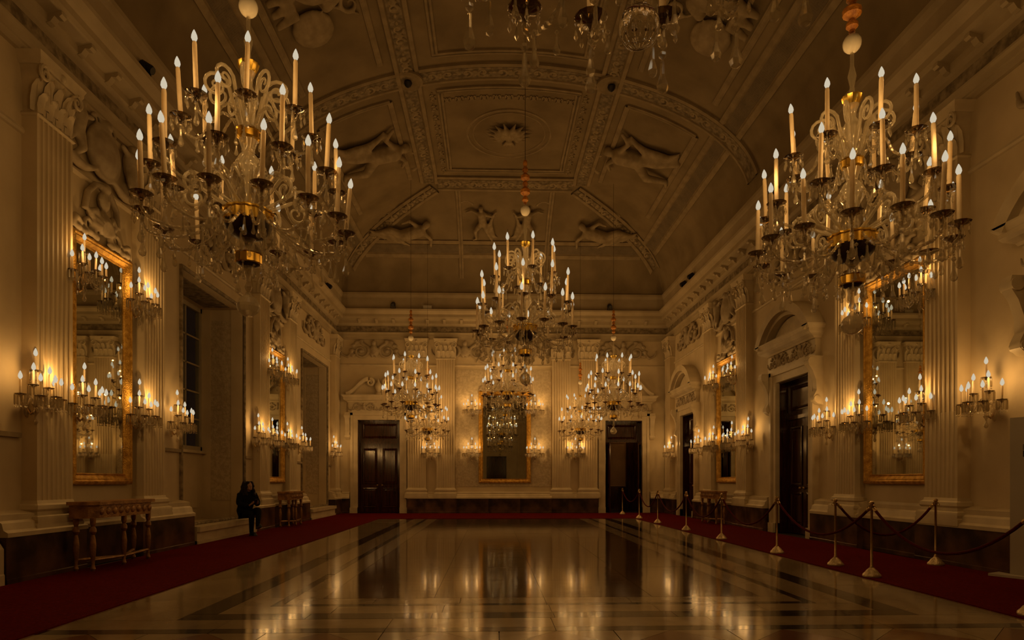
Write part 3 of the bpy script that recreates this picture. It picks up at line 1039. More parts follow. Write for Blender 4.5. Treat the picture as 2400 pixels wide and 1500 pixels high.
# ---- window embrasures on the left wall
for n, (a, b) in enumerate(WIN):
    gx = XL - 0.98
    root = struct('window_%d' % (n + 1), ['tall night-dark window in the recess nearest the viewer', 'tall night-dark window in the recess where the person sits',
                                          'tall night-dark window in the far recess by the end wall'][n])
    zb, zt = 1.9, WZ
    obj('sill_panel', MB().box(gx - 0.1, gx + 0.06, a, b, 0.34, zb - 0.06).box(gx + 0.06, gx + 0.09, a + 0.35, b - 0.35, 0.6, 1.65).mesh('sill_panel', PLASTER, False), root)
    obj('window_sill', MB().box(gx - 0.1, gx + 0.16, a, b, zb - 0.06, zb).mesh('window_sill', WHITE_STONE, False), root)
    fr = MB()
    for y0, y1 in ((a, a + 0.1), ((a + b) / 2 - 0.07, (a + b) / 2 + 0.07), (b - 0.1, b)):
        fr.box(gx - 0.05, gx + 0.05, y0, y1, zb, zt)
    fr.box(gx - 0.05, gx + 0.05, a, b, zt - 0.1, zt).box(gx - 0.05, gx + 0.05, a, b, zb, zb + 0.1)
    f = obj('window_frame', fr.mesh('window_frame', GLAZING_WHITE, False), root)
    rows, cols = 5, 2
    for half in (0, 1):
        y0 = a + 0.1 if half == 0 else (a + b) / 2 + 0.07
        y1 = (a + b) / 2 - 0.07 if half == 0 else b - 0.1
        h = (zt - zb - 0.2) / rows
        for r in range(rows):
            for c in range(cols):
                ya, yb = y0 + (y1 - y0) * c / cols, y0 + (y1 - y0) * (c + 1) / cols
                za = zb + 0.1 + h * r
                obj('pane', MB().box(gx - 0.004, gx + 0.004, ya, yb, za, za + h).mesh('pane', PANE, False), f)
        for r in range(1, rows):
            obj('glazing_bar', MB().box(gx - 0.02, gx + 0.025, y0, y1, zb + 0.1 + h * r - 0.018, zb + 0.1 + h * r + 0.018).mesh('glazing_bar', GLAZING_WHITE, False), f)
        ym = (y0 + y1) / 2
        obj('glazing_bar', MB().box(gx - 0.02, gx + 0.025, ym - 0.018, ym + 0.018, zb + 0.1, zt - 0.1).mesh('glazing_bar', GLAZING_WHITE, False), f)
    # painted reveals with pale borders, soffit and architrave round the opening
    for y, s in ((a, 1), (b, -1)):
        p = obj('reveal_panel', MB().box(gx + 0.24, XL - 0.26, min(y, y + s * 0.012), max(y, y + s * 0.012), 0.75, WZ - 0.25).mesh('reveal_panel', DAMASK, False), root)
        for x0, x1 in ((gx + 0.05, gx + 0.24), (XL - 0.26, XL)):
            obj('border', MB().box(x0, x1, min(y, y + s * 0.03), max(y, y + s * 0.03), 0.34, WZ).mesh('border', PLASTER, False), p)
    obj('soffit_panel', MB().box(gx + 0.2, XL - 0.2, a + 0.25, b - 0.25, WZ - 0.012, WZ).mesh('soffit_panel', ORNAMENT, False), root)
    ar = MB().frame(a - 0.06, b + 0.06, 0.34, WZ + 0.06, [(0.0, 0.0), (0.0, 0.05), (0.02, 0.06), (0.05, 0.05), (0.06, 0.02)],
                    Matrix.Translation((XL, 0, 0)) @ Matrix(((0, 1, 0, 0), (1, 0, 0, 0), (0, 0, 1, 0), (0, 0, 0, 1))))
    obj('architrave', ar.mesh('architrave', ORNAMENT, False), root)
    st = MB().box(gx, XL + 0.30, a, b, 0, 0.24).box(gx, XL + 0.36, a, b, 0.24, 0.34).box(gx, XL + 0.33, a, b, 0, 0.07)
    obj('stone_step', st.mesh('stone_step', WHITE_STONE, False), root)
    for y0, y1 in ((a - 0.75, a - 0.08), (b + 0.78, b + 1.35) if n == 0 else (b + 0.08, b + 0.5)):
        obj('dado_rail', MB().box(XL, XL + 0.05, y0, y1, 1.74, 1.8).mesh('dado_rail', STUCCO_DIM, False), root)


# ---- door surrounds (wall coordinates)
def segmental(w_half, z0, rise, y0, y1, thick, n=20):
    R_ = (w_half ** 2 + rise ** 2) / (2 * rise)
    th = math.asin(w_half / R_)
    outer = [(R_ * math.sin(-th + 2 * th * i / n), z0 + rise - R_ + R_ * math.cos(-th + 2 * th * i / n)) for i in range(n + 1)]
    R2 = R_ - thick
    inner = [(R2 * math.sin(-th + 2 * th * i / n), z0 + rise - R_ + R2 * math.cos(-th + 2 * th * i / n)) for i in range(n + 1)]
    return outer, inner


def arc_band(mb, outer, inner, y0, y1):
    n = len(outer)
    vs = [(p[0], y0, p[1]) for p in outer] + [(p[0], y1, p[1]) for p in outer] + [(p[0], y1, p[1]) for p in inner] + [(p[0], y0, p[1]) for p in inner]
    fs = []
    for i in range(n - 1):
        for k in range(4):
            l = (k + 1) % 4
            fs.append((k * n + i, k * n + i + 1, l * n + i + 1, l * n + i))
    fs += [(0, n, 2 * n, 3 * n), (n - 1, 2 * n - 1, 3 * n - 1, 4 * n - 1)]
    mb.add(vs, fs)


ME_FRIEZE_SCROLL = ME_SCROLL


def doorway(name, wall, a, b, style, label, leaf_kind):
    u = (a + b) / 2
    hw = (b - a) / 2
    base = Matrix.Translation(wall_at(wall, u)) @ Matrix.Rotation(ROT[wall], 4, 'Z')
    root = struct(name, label, None, wall_at(wall, u), ROT[wall])
    tw = 0.26
    H = DZ
    mb = MB()
    for s in (-1, 1):
        x0, x1 = sorted((s * hw, s * (hw + tw)))
        mb.box(x0, x1, 0, 0.10, 0, H + tw)
        x0, x1 = sorted((s * (hw + 0.17), s * (hw + tw)))
        mb.box(x0, x1, 0.1, 0.14, 0.22, H + tw)
        x0, x1 = sorted((s * hw, s * (hw + tw + 0.02)))
        mb.box(x0, x1, 0, 0.16, 0, 0.22)
    mb.box(-hw, hw, 0, 0.10, H, H + tw)
    mb.box(-hw - tw, hw + tw, 0.1, 0.14, H + 0.17, H + tw)
    obj('architrave', mb.mesh('architrave', WHITE_STONE, False), root)
    # entablature
    ew = hw + tw + 0.08
    ZF = H + tw
    mb = MB().box(-ew, ew, 0, 0.12, ZF, ZF + 0.38)
    mb.rectloft([(ew + 0.02, 0.16, ZF + 0.38), (ew + 0.04, 0.18, ZF + 0.42), (ew + 0.12, 0.28, ZF + 0.46), (ew + 0.14, 0.32, ZF + 0.50), (ew + 0.14, 0.32, ZF + 0.56),
                 (ew + 0.2, 0.38, ZF + 0.62), (ew + 0.2, 0.38, ZF + 0.65)])
    en = obj('entablature', mb.mesh('entablature', WHITE_STONE, False), root)
    for s in (-0.5, 0.5):
        obj('frieze_relief', ME_SCROLL, en, (s * ew * 0.95, 0.10, ZF + 0.19), scale=(0.55, 0.6, 0.48))
    for s in (-1, 1):
        prof = [(0.0, ZF), (0.30, ZF), (0.32, ZF - 0.08), (0.30, ZF - 0.18), (0.22, ZF - 0.3), (0.15, ZF - 0.5), (0.14, ZF - 0.7), (0.2, ZF - 0.82), (0.2, ZF - 0.9),
                (0.12, ZF - 0.97), (0.0, ZF - 1.0)]
        x = s * (hw + tw + 0.10)
        cb = MB().prism(prof, x - 0.08, x + 0.08, 'x')
        cb.tube([(x - 0.1, 0.24, ZF - 0.11), (x + 0.1, 0.24, ZF - 0.11)], 0.085, 12)
        cb.tube([(x - 0.1, 0.14, ZF - 0.87), (x + 0.1, 0.14, ZF - 0.87)], 0.06, 12)
        obj('console_bracket', cb.mesh('console_bracket', WHITE_STONE, True, 40), en)
    ZC = ZF + 0.65
    if style == 'arch':
        o1, i1 = segmental(ew + 0.18, ZC, 0.74, 0, 0.38, 0.20)
        mb = MB()
        arc_band(mb, o1, i1, 0, 0.38)
        o2, i2 = segmental(ew + 0.02, ZC, 0.58, 0, 0.24, 0.12)
        arc_band(mb, o2, i2, 0, 0.26)
        pd = obj('pediment', mb.mesh('pediment', WHITE_STONE, True, 30), root)
        poly = [(p[0] * 0.93, p[1] - 0.1) for p in i1 if p[1] - 0.1 > ZC]
        obj('tympanum', MB().prism([(-ew * 0.9, ZC)] + poly + [(ew * 0.9, ZC)], 0.0, 0.10, 'y').mesh('tympanum', STUCCO, False), pd)
    else:
        mb = MB()
        for s in (-1, 1):
            path = []
            for i in range(15):
                t = i / 14
                path.append((s * (ew + 0.05 - t * (ew - 0.32)), 0.14, ZC + 0.06 + 0.55 * (3 * t * t - 2 * t ** 3)))
            vs, fs = [], []
            for x, y, z in path:
                vs += [(x, 0, z - 0.09), (x, 0.26, z - 0.09), (x, 0.30, z), (x, 0.30, z + 0.05), (x, 0, z + 0.05)]
            for i in range(14):
                for k in range(5):
                    l = (k + 1) % 5
                    fs.append((i * 5 + k, i * 5 + l, i * 5 + 5 + l, i * 5 + 5 + k))
            fs += [(0, 1, 2, 3, 4), tuple(70 + k for k in range(5))]
            mb.add(vs, fs)
            mb.tube(spiral(s * 0.30, ZC + 0.48, 0.15, 1.5, PI / 2, s, 0.16), [0.06 - 0.002 * i for i in range(19)], 8)
        mb.lathe([(0.12, 0), (0.12, 0.08), (0.07, 0.12), (0.14, 0.3), (0.12, 0.42), (0.05, 0.5), (0.03, 0.6), (0, 0.62)], 12, (0, 0.14, ZC))
        obj('pediment', mb.mesh('pediment', WHITE_STONE, True, 35), root)
    # wooden lining and leaves
    dep = 0.5
    ln = MB()
    for s in (-1, 1):
        x0, x1 = sorted((s * (hw - 0.03), s * hw))
        ln.box(x0, x1, -dep, 0, 0, H)
    ln.box(-hw, hw, -dep, 0, H - 0.03, H)
    obj('door_lining', ln.mesh('door_lining', DARK_WOOD, False), root)

    def leaf_obj(x0, x1, z0, z1, panels, nm='door_leaf', M=None, par=root):
        d = obj(nm, MB().box(x0, x1, -0.04, 0.0, z0, z1).mesh(nm, DARK_WOOD, False), par, M=M)
        for pz0, pz1 in panels:
            pm = MB().frame(x0 + 0.1, x1 - 0.1, pz0, pz1, [(0, 0.0), (0, 0.02), (0.03, 0.025), (0.06, 0.004), (0.09, 0.012)])
            pm.add([(x0 + 0.19, 0.012, pz0 + 0.09), (x1 - 0.19, 0.012, pz0 + 0.09), (x1 - 0.19, 0.012, pz1 - 0.09), (x0 + 0.19, 0.012, pz1 - 0.09)], [(0, 1, 2, 3)])
            obj('panel', pm.mesh('panel', DARK_WOOD, False), d)
        return d

    if leaf_kind == 'closed':
        yb = -0.22
        for s in (-1, 1):
            x0, x1 = sorted((s * 0.004, s * (hw - 0.03)))
            d = leaf_obj(x0, x1, 0.01, 2.62, [(0.2, 0.95), (1.1, 2.45)], M=Matrix.Translation((0, yb, 0)))
            hd = MB().ell((s * 0.09, 0.06, 1.05), 0.035).tube([(s * 0.09, 0, 1.05), (s * 0.09, 0.05, 1.05)], 0.015, 6)
            obj('handle', hd.mesh('handle', BRASS), d)
        leaf_obj(-hw + 0.03, hw - 0.03, 2.70, H - 0.03, [(2.82, 3.38)], 'transom_panel', Matrix.Translation((0, yb, 0)))
        obj('transom_bar', MB().box(-hw + 0.03, hw - 0.03, yb - 0.03, yb + 0.05, 2.62, 2.70).mesh('transom_bar', DARK_WOOD, False), root)
    elif leaf_kind == 'open':
        # leaf folded back into the room behind, with a dim lobby beyond
        bk = -1.7
        lb = MB().box(-hw - 0.6, hw + 0.6, bk - 0.1, bk, 0, 3.9).box(-hw - 0.7, -hw - 0.6, bk, -0.6, 0, 3.9).box(hw + 0.6, hw + 0.7, bk, -0.6, 0, 3.9)
        lb.box(-hw - 0.7, hw + 0.7, bk, -0.6, 3.8, 3.9)
        l = obj('lobby_wall', lb.mesh('lobby_wall', DARK_WOOD, False), root)
        obj('lobby_panel', MB().box(-0.42, 0.22, bk, bk + 0.03, 1.0, 2.75).frame(-0.42, 0.22, 1.0, 2.75, [(-0.04, bk + 0.0 - bk + bk), (0, bk + 0.05), (0.04, bk + 0.03)]).mesh(
            'lobby_panel', TAN, False), l)
        ll = bpy.data.lights.new('lobby_light', 'POINT')
        ll.energy = 6
        ll.color = LAMP_COL
        ll.shadow_soft_size = 0.06
        lamp(ll, root, (-hw + 0.25, -0.9, 3.5))
        Mh = Matrix.Translation((hw - 0.05, -0.5, 0)) @ Matrix.Rotation(rad(-82), 4, 'Z')
        leaf_obj(-0.68, 0, 0.01, 2.62, [(0.2, 0.95), (1.1, 2.45)], M=Mh)
        Mh = Matrix.Translation((-hw + 0.05, -0.5, 0)) @ Matrix.Rotation(rad(82), 4, 'Z')
        leaf_obj(0, 0.68, 0.01, 2.62, [(0.2, 0.95), (1.1, 2.45)], M=Mh)
        leaf_obj(-hw + 0.03, hw - 0.03, 2.70, H - 0.03, [(2.82, 3.38)], 'transom_panel', Matrix.Translation((0, -0.4, 0)))
    return root


doorway('door_1', 'E', *DOORS_E[0], 'scroll', 'dark polished double door with scrolled pediment in the end wall, by the window side', 'closed')
doorway('door_2', 'E', *DOORS_E[1], 'scroll', 'open doorway with scrolled pediment and a dim lobby beyond, in the end wall', 'open')
doorway('door_3', 'R', *DOORS_R[1], 'arch', 'dark double door under a big arched pediment, nearer of the two in full view', 'closed')
doorway('door_4', 'R', *DOORS_R[2], 'arch', 'dark double door under an arched pediment, close to the end wall', 'closed')
doorway('door_6', 'R', *DOORS_R[0], 'arch', 'doorway whose arched pediment is cut by the picture edge', 'closed')

# damask field behind the end mirror
obj('wall_panel', MB().box(-1.36, 2.26, YE - 0.02, YE + 0.01, 1.0, 5.4).mesh('wall_panel', DAMASK, False), wall_e)

# ================================================================== MIRRORS, TABLES
mb = MB()
for s in (-1, 1):
    mb.tube(spiral(s * 0.34, 0.16, 0.18, 1.5, PI * 0.5, s, 0.06), [0.055 - 0.0018 * i for i in range(19)], 6)
    mb.tube([(s * 0.34, 0.06, 0.34), (s * 0.2, 0.08, 0.42), (s * 0.1, 0.08, 0.3)], [0.05, 0.06, 0.04], 6)
    mb.tube([(s * 0.5, 0.05, 0.1), (s * 0.66, 0.07, 0.16), (s * 0.74, 0.05, 0.02), (s * 0.78, 0.04, -0.02)], [0.05, 0.06, 0.05, 0.03], 6)
    for i in range(4):
        mb.ell((s * (0.2 + 0.14 * i), 0.07, 0.02 + 0.02 * math.sin(i * 2)), (0.09, 0.06, 0.06))
for i in range(9):
    a = rad(18 + 18 * i)
    mb.tube([(0.05 * math.cos(a), 0.06, 0.12), (0.17 * math.cos(a), 0.13, 0.12 + 0.2 * math.sin(a)), (0.26 * math.cos(a), 0.07, 0.12 + 0.34 * math.sin(a))],
            [0.03, 0.045, 0.035], 6)
mb.tube([(-0.42 + 0.0 * 0, 0.05, 0.35), (-0.36, 0.06, 0.62), (-0.18, 0.06, 0.8), (0, 0.06, 0.85), (0.18, 0.06, 0.8), (0.36, 0.06, 0.62), (0.42, 0.05, 0.35)], 0.05, 6)
mb.ell((0, 0.08, 0.62), (0.12, 0.08, 0.16))
mb.ell((0, 0.12, 0.80), (0.07, 0.07, 0.08))
ME_CREST = remeshed(mb, 'crest', RELIEF_DIM, 0.02)


def mirror(wall, u, width, z0, z1, label):
    root = thing('wall_mirror', label, 'mirror', wall_at(wall, u), ROT[wall], 'gilt mirrors of the hall')
    h = width / 2
    fr = MB().frame(-h, h, z0, z1, [(0.0, 0.0), (0.0, 0.07), (0.02, 0.10), (0.05, 0.11), (0.07, 0.09), (0.09, 0.095), (0.12, 0.075), (0.14, 0.05), (0.155, 0.06), (0.17, 0.035)])
    obj('frame', fr.mesh('frame', GOLD, True, 25, recalc=False), root)
    mh = MB().box(-h + 0.16, h - 0.16, 0.01, 0.035, z0 + 0.16, z1 - 0.16)
    obj('glass', mh.mesh('glass', MIRROR, False), root)
    obj('crest', ME_CREST, root, (0, 0.0, z1 + 0.02), scale=(width / 1.55, 1, 1.0))


mirror('L', 9.72, 1.5, 1.15, 4.72, 'tall gilt mirror over a console table on the window wall, nearest the viewer')
mirror('L', 17.35, 1.4, 1.15, 4.72, 'slim-looking gilt mirror behind the seated person, window wall')
mirror('R', 10.42, 1.7, 1.15, 4.72, 'tall gilt mirror on the doorway wall, behind the nearest stanchions')
mirror('R', 17.97, 1.6, 1.15, 4.72, 'gilt mirror on the doorway wall between its two arched doors')
mirror('E', 0.5, 1.98, 1.13, 4.6, 'tall gilt mirror in the middle of the end wall')


def turned(h):
    return [(0.0, 0), (0.03, 0), (0.045, 0.03), (0.03, 0.07), (0.028, 0.1), (0.05, h * 0.35), (0.055, h * 0.5), (0.04, h * 0.62), (0.03, h * 0.68), (0.06, h * 0.74),
            (0.055, h * 0.8), (0.03, h * 0.84), (0.05, h * 0.9), (0.05, h), (0.0, h)]


ME_LEG = MB().lathe(turned(0.70), 10).mesh('leg', GILT_WOOD)
ME_TOP = None


def console(wall, u, hw, label):
    t = thing('console_table', label, 'table', wall_at(wall, u), ROT[wall], 'gilt console tables under mirrors')
    k = 0.16
    poly = [(-hw, 0.15 + k), (-hw, 0.42 + k), (-hw * 0.86, 0.52 + k), (hw * 0.86, 0.52 + k), (hw, 0.42 + k), (hw, 0.15 + k)]
    obj('tabletop', MB().prism(poly, 0.885, 0.93, 'z').mesh('tabletop', GILT_WOOD, False), t)
    poly2 = [(p[0] * 0.93, 0.15 + k + (p[1] - 0.15 - k) * 0.9) for p in poly]
    ap = MB().prism(poly2, 0.71, 0.885, 'z')
    for i in range(9):
        ap.ell(((-0.8 + 0.2 * i) * hw * 0.93, 0.485 + k, 0.80), (0.05, 0.02, 0.05))
    obj('apron', ap.mesh('apron', GILT_WOOD, True, 30), t)
    for x, y in ((-hw * 0.85, 0.42), (0.0, 0.44), (hw * 0.85, 0.42), (-hw * 0.85, 0.2), (hw * 0.85, 0.2)):
        obj('leg', ME_LEG, t, (x, y + k, 0.012), scale=(0.72, 0.72, 1))
    st = MB()
    st.tube([(-hw * 0.85, 0.42 + k, 0.16), (0, 0.44 + k, 0.14), (hw * 0.85, 0.42 + k, 0.16)], 0.02, 6)
    st.tube([(-hw * 0.85, 0.2 + k, 0.16), (0, 0.44 + k, 0.14), (hw * 0.85, 0.2 + k, 0.16)], 0.02, 6)
    obj('stretcher', st.mesh('stretcher', GILT_WOOD), t)


console('L', 9.32, 0.80, 'gilt console table with turned legs under the near window-wall mirror')
console('L', 17.35, 0.62, 'gilt console table beside the seated person')
console('R', 17.97, 0.68, 'gilt console table behind the ropes between the arched doors')

# ================================================================== CARPETS
ct = 0.012


def carpet(x0, x1, y0, y1, label):
    me = MB().box(x0, x1, y0, y1, -0.011, ct).mesh('carpet_runner', CARPET, False)
    thing('carpet_runner', label, 'carpet', me=me, group='red carpet runners')


carpet(-5.55, -3.58, -2.6, 24.0, 'red carpet runner along the window wall beside the seated person')
carpet(4.62, 6.5, -2.6, 24.0, 'red carpet runner along the doorway wall under the brass stanchions')
carpet(-3.58, 4.62, 20.45, 23.85, 'red carpet strip across the foot of the end wall')

# ================================================================== CHANDELIERS
ME_CANDLE = MB().lathe([(0.020, 0.0), (0.020, 0.02), (0.019, 0.40), (0.016, 0.42), (0.006, 0.423)], 10).mesh('candle', WAX)
FL_PROF = [(0.004, 0.0), (0.016, 0.010), (0.024, 0.030), (0.021, 0.052), (0.011, 0.078), (0.003, 0.094)]
ME_FLAME = MB().lathe(FL_PROF, 10).mesh('flame', FLAME)
pm = MB().lathe([(0.012, -0.05), (0.02, -0.03), (0.03, -0.012), (0.075, 0.0), (0.088, 0.016), (0.092, 0.018), (0.084, 0.008), (0.03, 0.0), (0.024, 0.03), (0.0, 0.03)], 14)
ME_PAN = pm.mesh('drip_pan', PAN_GLASS, True, 60)


def drop_profile(l, r):
    return [(0.0, 0.0), (r * 0.35, -l * 0.08), (r * 0.45, -l * 0.45), (r, -l * 0.78), (r * 0.75, -l * 0.92), (0.0, -l)]


def pendant(l, r, bead):
    m = MB()
    m.lathe([(0.0, 0.0), (bead, -bead), (bead, -bead * 1.4), (0.0, -bead * 2.4)], 6)
    m.lathe([(p, z - bead * 2.3) for p, z in drop_profile(l, r)], 6)
    return m.mesh('crystal_pendant', CRYSTAL, False)


ME_PEND = pendant(0.17, 0.026, 0.017)
ME_PEND_S = pendant(0.10, 0.02, 0.012)
m = MB()
for i in range(4):
    m.lathe([(0.0, -0.028 * i), (0.011, -0.028 * i - 0.012), (0.0, -0.028 * i - 0.026)], 5)
m.lathe([(0.0, -0.11), (0.022, -0.13), (0.022, -0.145), (0.0, -0.165)], 6)
m.lathe([(p, z - 0.16) for p, z in drop_profile(0.19, 0.034)], 6)
ME_PEND_L = m.mesh('crystal_pendant', CRYSTAL, False)
# small drops round a pan, hung from its rim
m = MB()
for i in range(7):
    a = 2 * PI * i / 7
    c = (0.08 * math.cos(a), 0.08 * math.sin(a), 0.005)
    m.lathe([(0.0, 0.0), (0.008, -0.012), (0.0, -0.03)], 5, c)
    m.lathe([(0.0, -0.03), (0.008, -0.05), (0.013, -0.085), (0.0, -0.11)], 5, c)
ME_FRINGE = m.mesh('crystal_fringe', CRYSTAL, False)


def arm_mesh(pts, r):
    from mathutils.geometry import interpolate_bezier
    out = []
    P = [Vector((p[0], 0, p[1])) for p in pts]
    n = len(P)
    for i in range(n - 1):
        p0, p1 = P[i], P[i + 1]
        t0 = (P[i + 1] - P[max(i - 1, 0)]) * 0.18
        t1 = (P[min(i + 2, n - 1)] - P[i]) * 0.18
        seg = interpolate_bezier(p0, p0 + t0 * 1.6, p1 - t1 * 1.6, p1, 10)
        out += seg if i == n - 2 else seg[:-1]
    rr = [r * (0.86 + 0.34 * (k % 2)) for k in range(len(out))]
    return MB().tube(out, rr, 6)


def scroll_arm(r0, z0, rc, zc, rs):
    """bare glass branch that ends in a curl"""
    path = [(r0, 0, z0), (r0 + (rc - r0) * 0.35, 0, z0 + (zc - z0) * 0.75)]
    sp = spiral(rc, zc, rs, 1.6, PI * 0.8, -1, 0, 22, 0.12)
    pts = path + sp
    return MB().tube(pts, [0.016] * 2 + [0.017 - 0.0004 * i for i in range(len(sp))], 7).mesh('scroll_branch', CUT_GLASS, True, 60)


ME_SCR1 = scroll_arm(0.07, 1.72, 0.27, 2.02, 0.115)
ME_SCR2 = scroll_arm(0.12, 0.98, 0.46, 1.06, 0.11)

WOB = [1.0, 0.93]
core = {}
core['crystal_ball'] = MB().lathe([(0.0, 0.0), (0.045, 0.008), (0.085, 0.04), (0.102, 0.085), (0.10, 0.11), (0.075, 0.16), (0.035, 0.19), (0.02, 0.22), (0, 0.23)], 14).mesh(
    'crystal_ball', CUT_GLASS, False)
core['solid_ball'] = MB().ell((0, 0, 0.085), 0.085, 24, 16).lathe([(0.015, 0.165), (0.02, 0.2), (0.0, 0.23)], 8).mesh('crystal_ball', SOLID_GLASS)
core['lower_stem'] = MB().lathe([(0.0, 0.22), (0.02, 0.23), (0.035, 0.27), (0.02, 0.31), (0.02, 0.36), (0.045, 0.43), (0.05, 0.46), (0.0, 0.46)], 12).mesh('lower_stem', ARM_GLASS)
core['lower_bowl'] = MB().lathe([(0.0, 0.45), (0.06, 0.455), (0.10, 0.475), (0.108, 0.49), (0.0, 0.49)], 18).mesh('lower_bowl', BOWL_WOOD)
core['gilt_band'] = MB().lathe([(0.108, 0.478), (0.118, 0.485), (0.116, 0.56), (0.124, 0.568), (0.10, 0.572), (0.09, 0.52)], 24, wob=WOB).mesh('gilt_band', GOLD_BRIGHT)
core['glass_neck'] = MB().lathe([(0.0, 0.56), (0.06, 0.57), (0.045, 0.62), (0.035, 0.66), (0.07, 0.71), (0.0, 0.71)], 14).mesh('glass_neck', ARM_GLASS)
core['main_bowl'] = MB().lathe([(0.0, 0.70), (0.08, 0.705), (0.15, 0.735), (0.195, 0.79), (0.21, 0.85), (0.0, 0.85)], 24).mesh('main_bowl', BOWL_WOOD)
core['main_band'] = MB().lathe([(0.207, 0.835), (0.218, 0.84), (0.212, 0.93), (0.226, 0.94), (0.226, 0.955), (0.19, 0.96), (0.10, 0.97), (0.06, 0.97)], 32, wob=WOB).mesh(
    'gilt_band', GOLD_BRIGHT)
core['baluster'] = MB().lathe([(0.0, 0.96), (0.07, 0.965), (0.045, 1.0), (0.03, 1.06), (0.03, 1.16), (0.06, 1.24), (0.115, 1.33), (0.12, 1.38), (0.085, 1.45), (0.05, 1.49),
                              (0.06, 1.53), (0.085, 1.60), (0.0, 1.6)], 20, wob=[1.0, 0.94]).mesh('glass_baluster', CUT_GLASS)
core['upper_band'] = MB().lathe([(0.0, 1.595), (0.08, 1.60), (0.10, 1.62), (0.10, 1.68), (0.11, 1.69), (0.0, 1.70)], 24, wob=WOB).mesh('gilt_band', GOLD_BRIGHT)
core['upper_baluster'] = MB().lathe([(0.0, 1.70), (0.05, 1.71), (0.03, 1.78), (0.055, 1.86), (0.09, 1.95), (0.08, 2.02), (0.035, 2.10), (0.04, 2.16), (0.065, 2.22), (0.0, 2.22)], 16,
                                    wob=[1, 0.94]).mesh('glass_baluster', CUT_GLASS)
core['top_band'] = MB().lathe([(0.0, 2.215), (0.06, 2.22), (0.085, 2.26), (0.095, 2.30), (0.06, 2.305), (0.0, 2.29)], 24, wob=WOB).mesh('gilt_band', GOLD_BRIGHT)
core['upper_stem'] = MB().lathe([(0.0, 2.29), (0.03, 2.30), (0.02, 2.4), (0.04, 2.5), (0.018, 2.6), (0.018, 2.72), (0.0, 2.73)], 12).mesh('upper_stem', ARM_GLASS)
core['opal_ball'] = MB().ell((0, 0, 2.82), (0.085, 0.085, 0.09), 14, 10).mesh('opal_ball', OPAL)
am = [(0.0, 2.92), (0.03, 2.93)]
z = 2.95
for hgt, r_ in ((0.10, 0.055), (0.16, 0.085), (0.08, 0.05), (0.14, 0.08), (0.10, 0.05), (0.10, 0.04)):
    am += [(0.025, z), (r_, z + hgt * 0.3), (r_ * 1.02, z + hgt * 0.6), (0.03, z + hgt * 0.95)]
    z += hgt
am += [(0.0, z + 0.02)]
AMBER_TOP = z
core['amber_sleeve'] = MB().lathe(am, 12).mesh('amber_sleeve', AMBER)
CORE_NAMES = {'solid_ball': 'crystal_ball', 'main_band': 'gilt_band', 'upper_band': 'gilt_band', 'top_band': 'gilt_band', 'baluster': 'glass_baluster',
              'upper_baluster': 'glass_baluster'}

T3, T2, T1 = (0.86, 0.85), (0.78, 1.23), (0.55, 1.72)
ARMS = {
    'low': arm_mesh([(0.17, 0.93), (0.30, 0.80), (0.5, 0.68), (0.72, 0.66), (0.84, 0.72), (T3[0], T3[1] - 0.04)], 0.014).mesh('glass_arm', ARM_GLASS, False),
    'near_low': arm_mesh([(0.17, 0.93), (0.30, 0.74), (0.5, 0.56), (0.72, 0.52), (0.84, 0.58), (T3[0], 0.66)], 0.014).mesh('glass_arm', ARM_GLASS, False),
    'mid': arm_mesh([(0.12, 1.0), (0.22, 1.26), (0.38, 1.22), (0.5, 1.06), (0.66, 1.04), (0.76, 1.12), (T2[0], T2[1] - 0.04)], 0.014).mesh('glass_arm', ARM_GLASS, False),
    'top': arm_mesh([(0.08, 1.68), (0.16, 1.82), (0.28, 1.78), (0.38, 1.60), (0.48, 1.58), (0.54, 1.64), (T1[0], T1[1] - 0.04)], 0.013).mesh('glass_arm', ARM_GLASS, False),
}


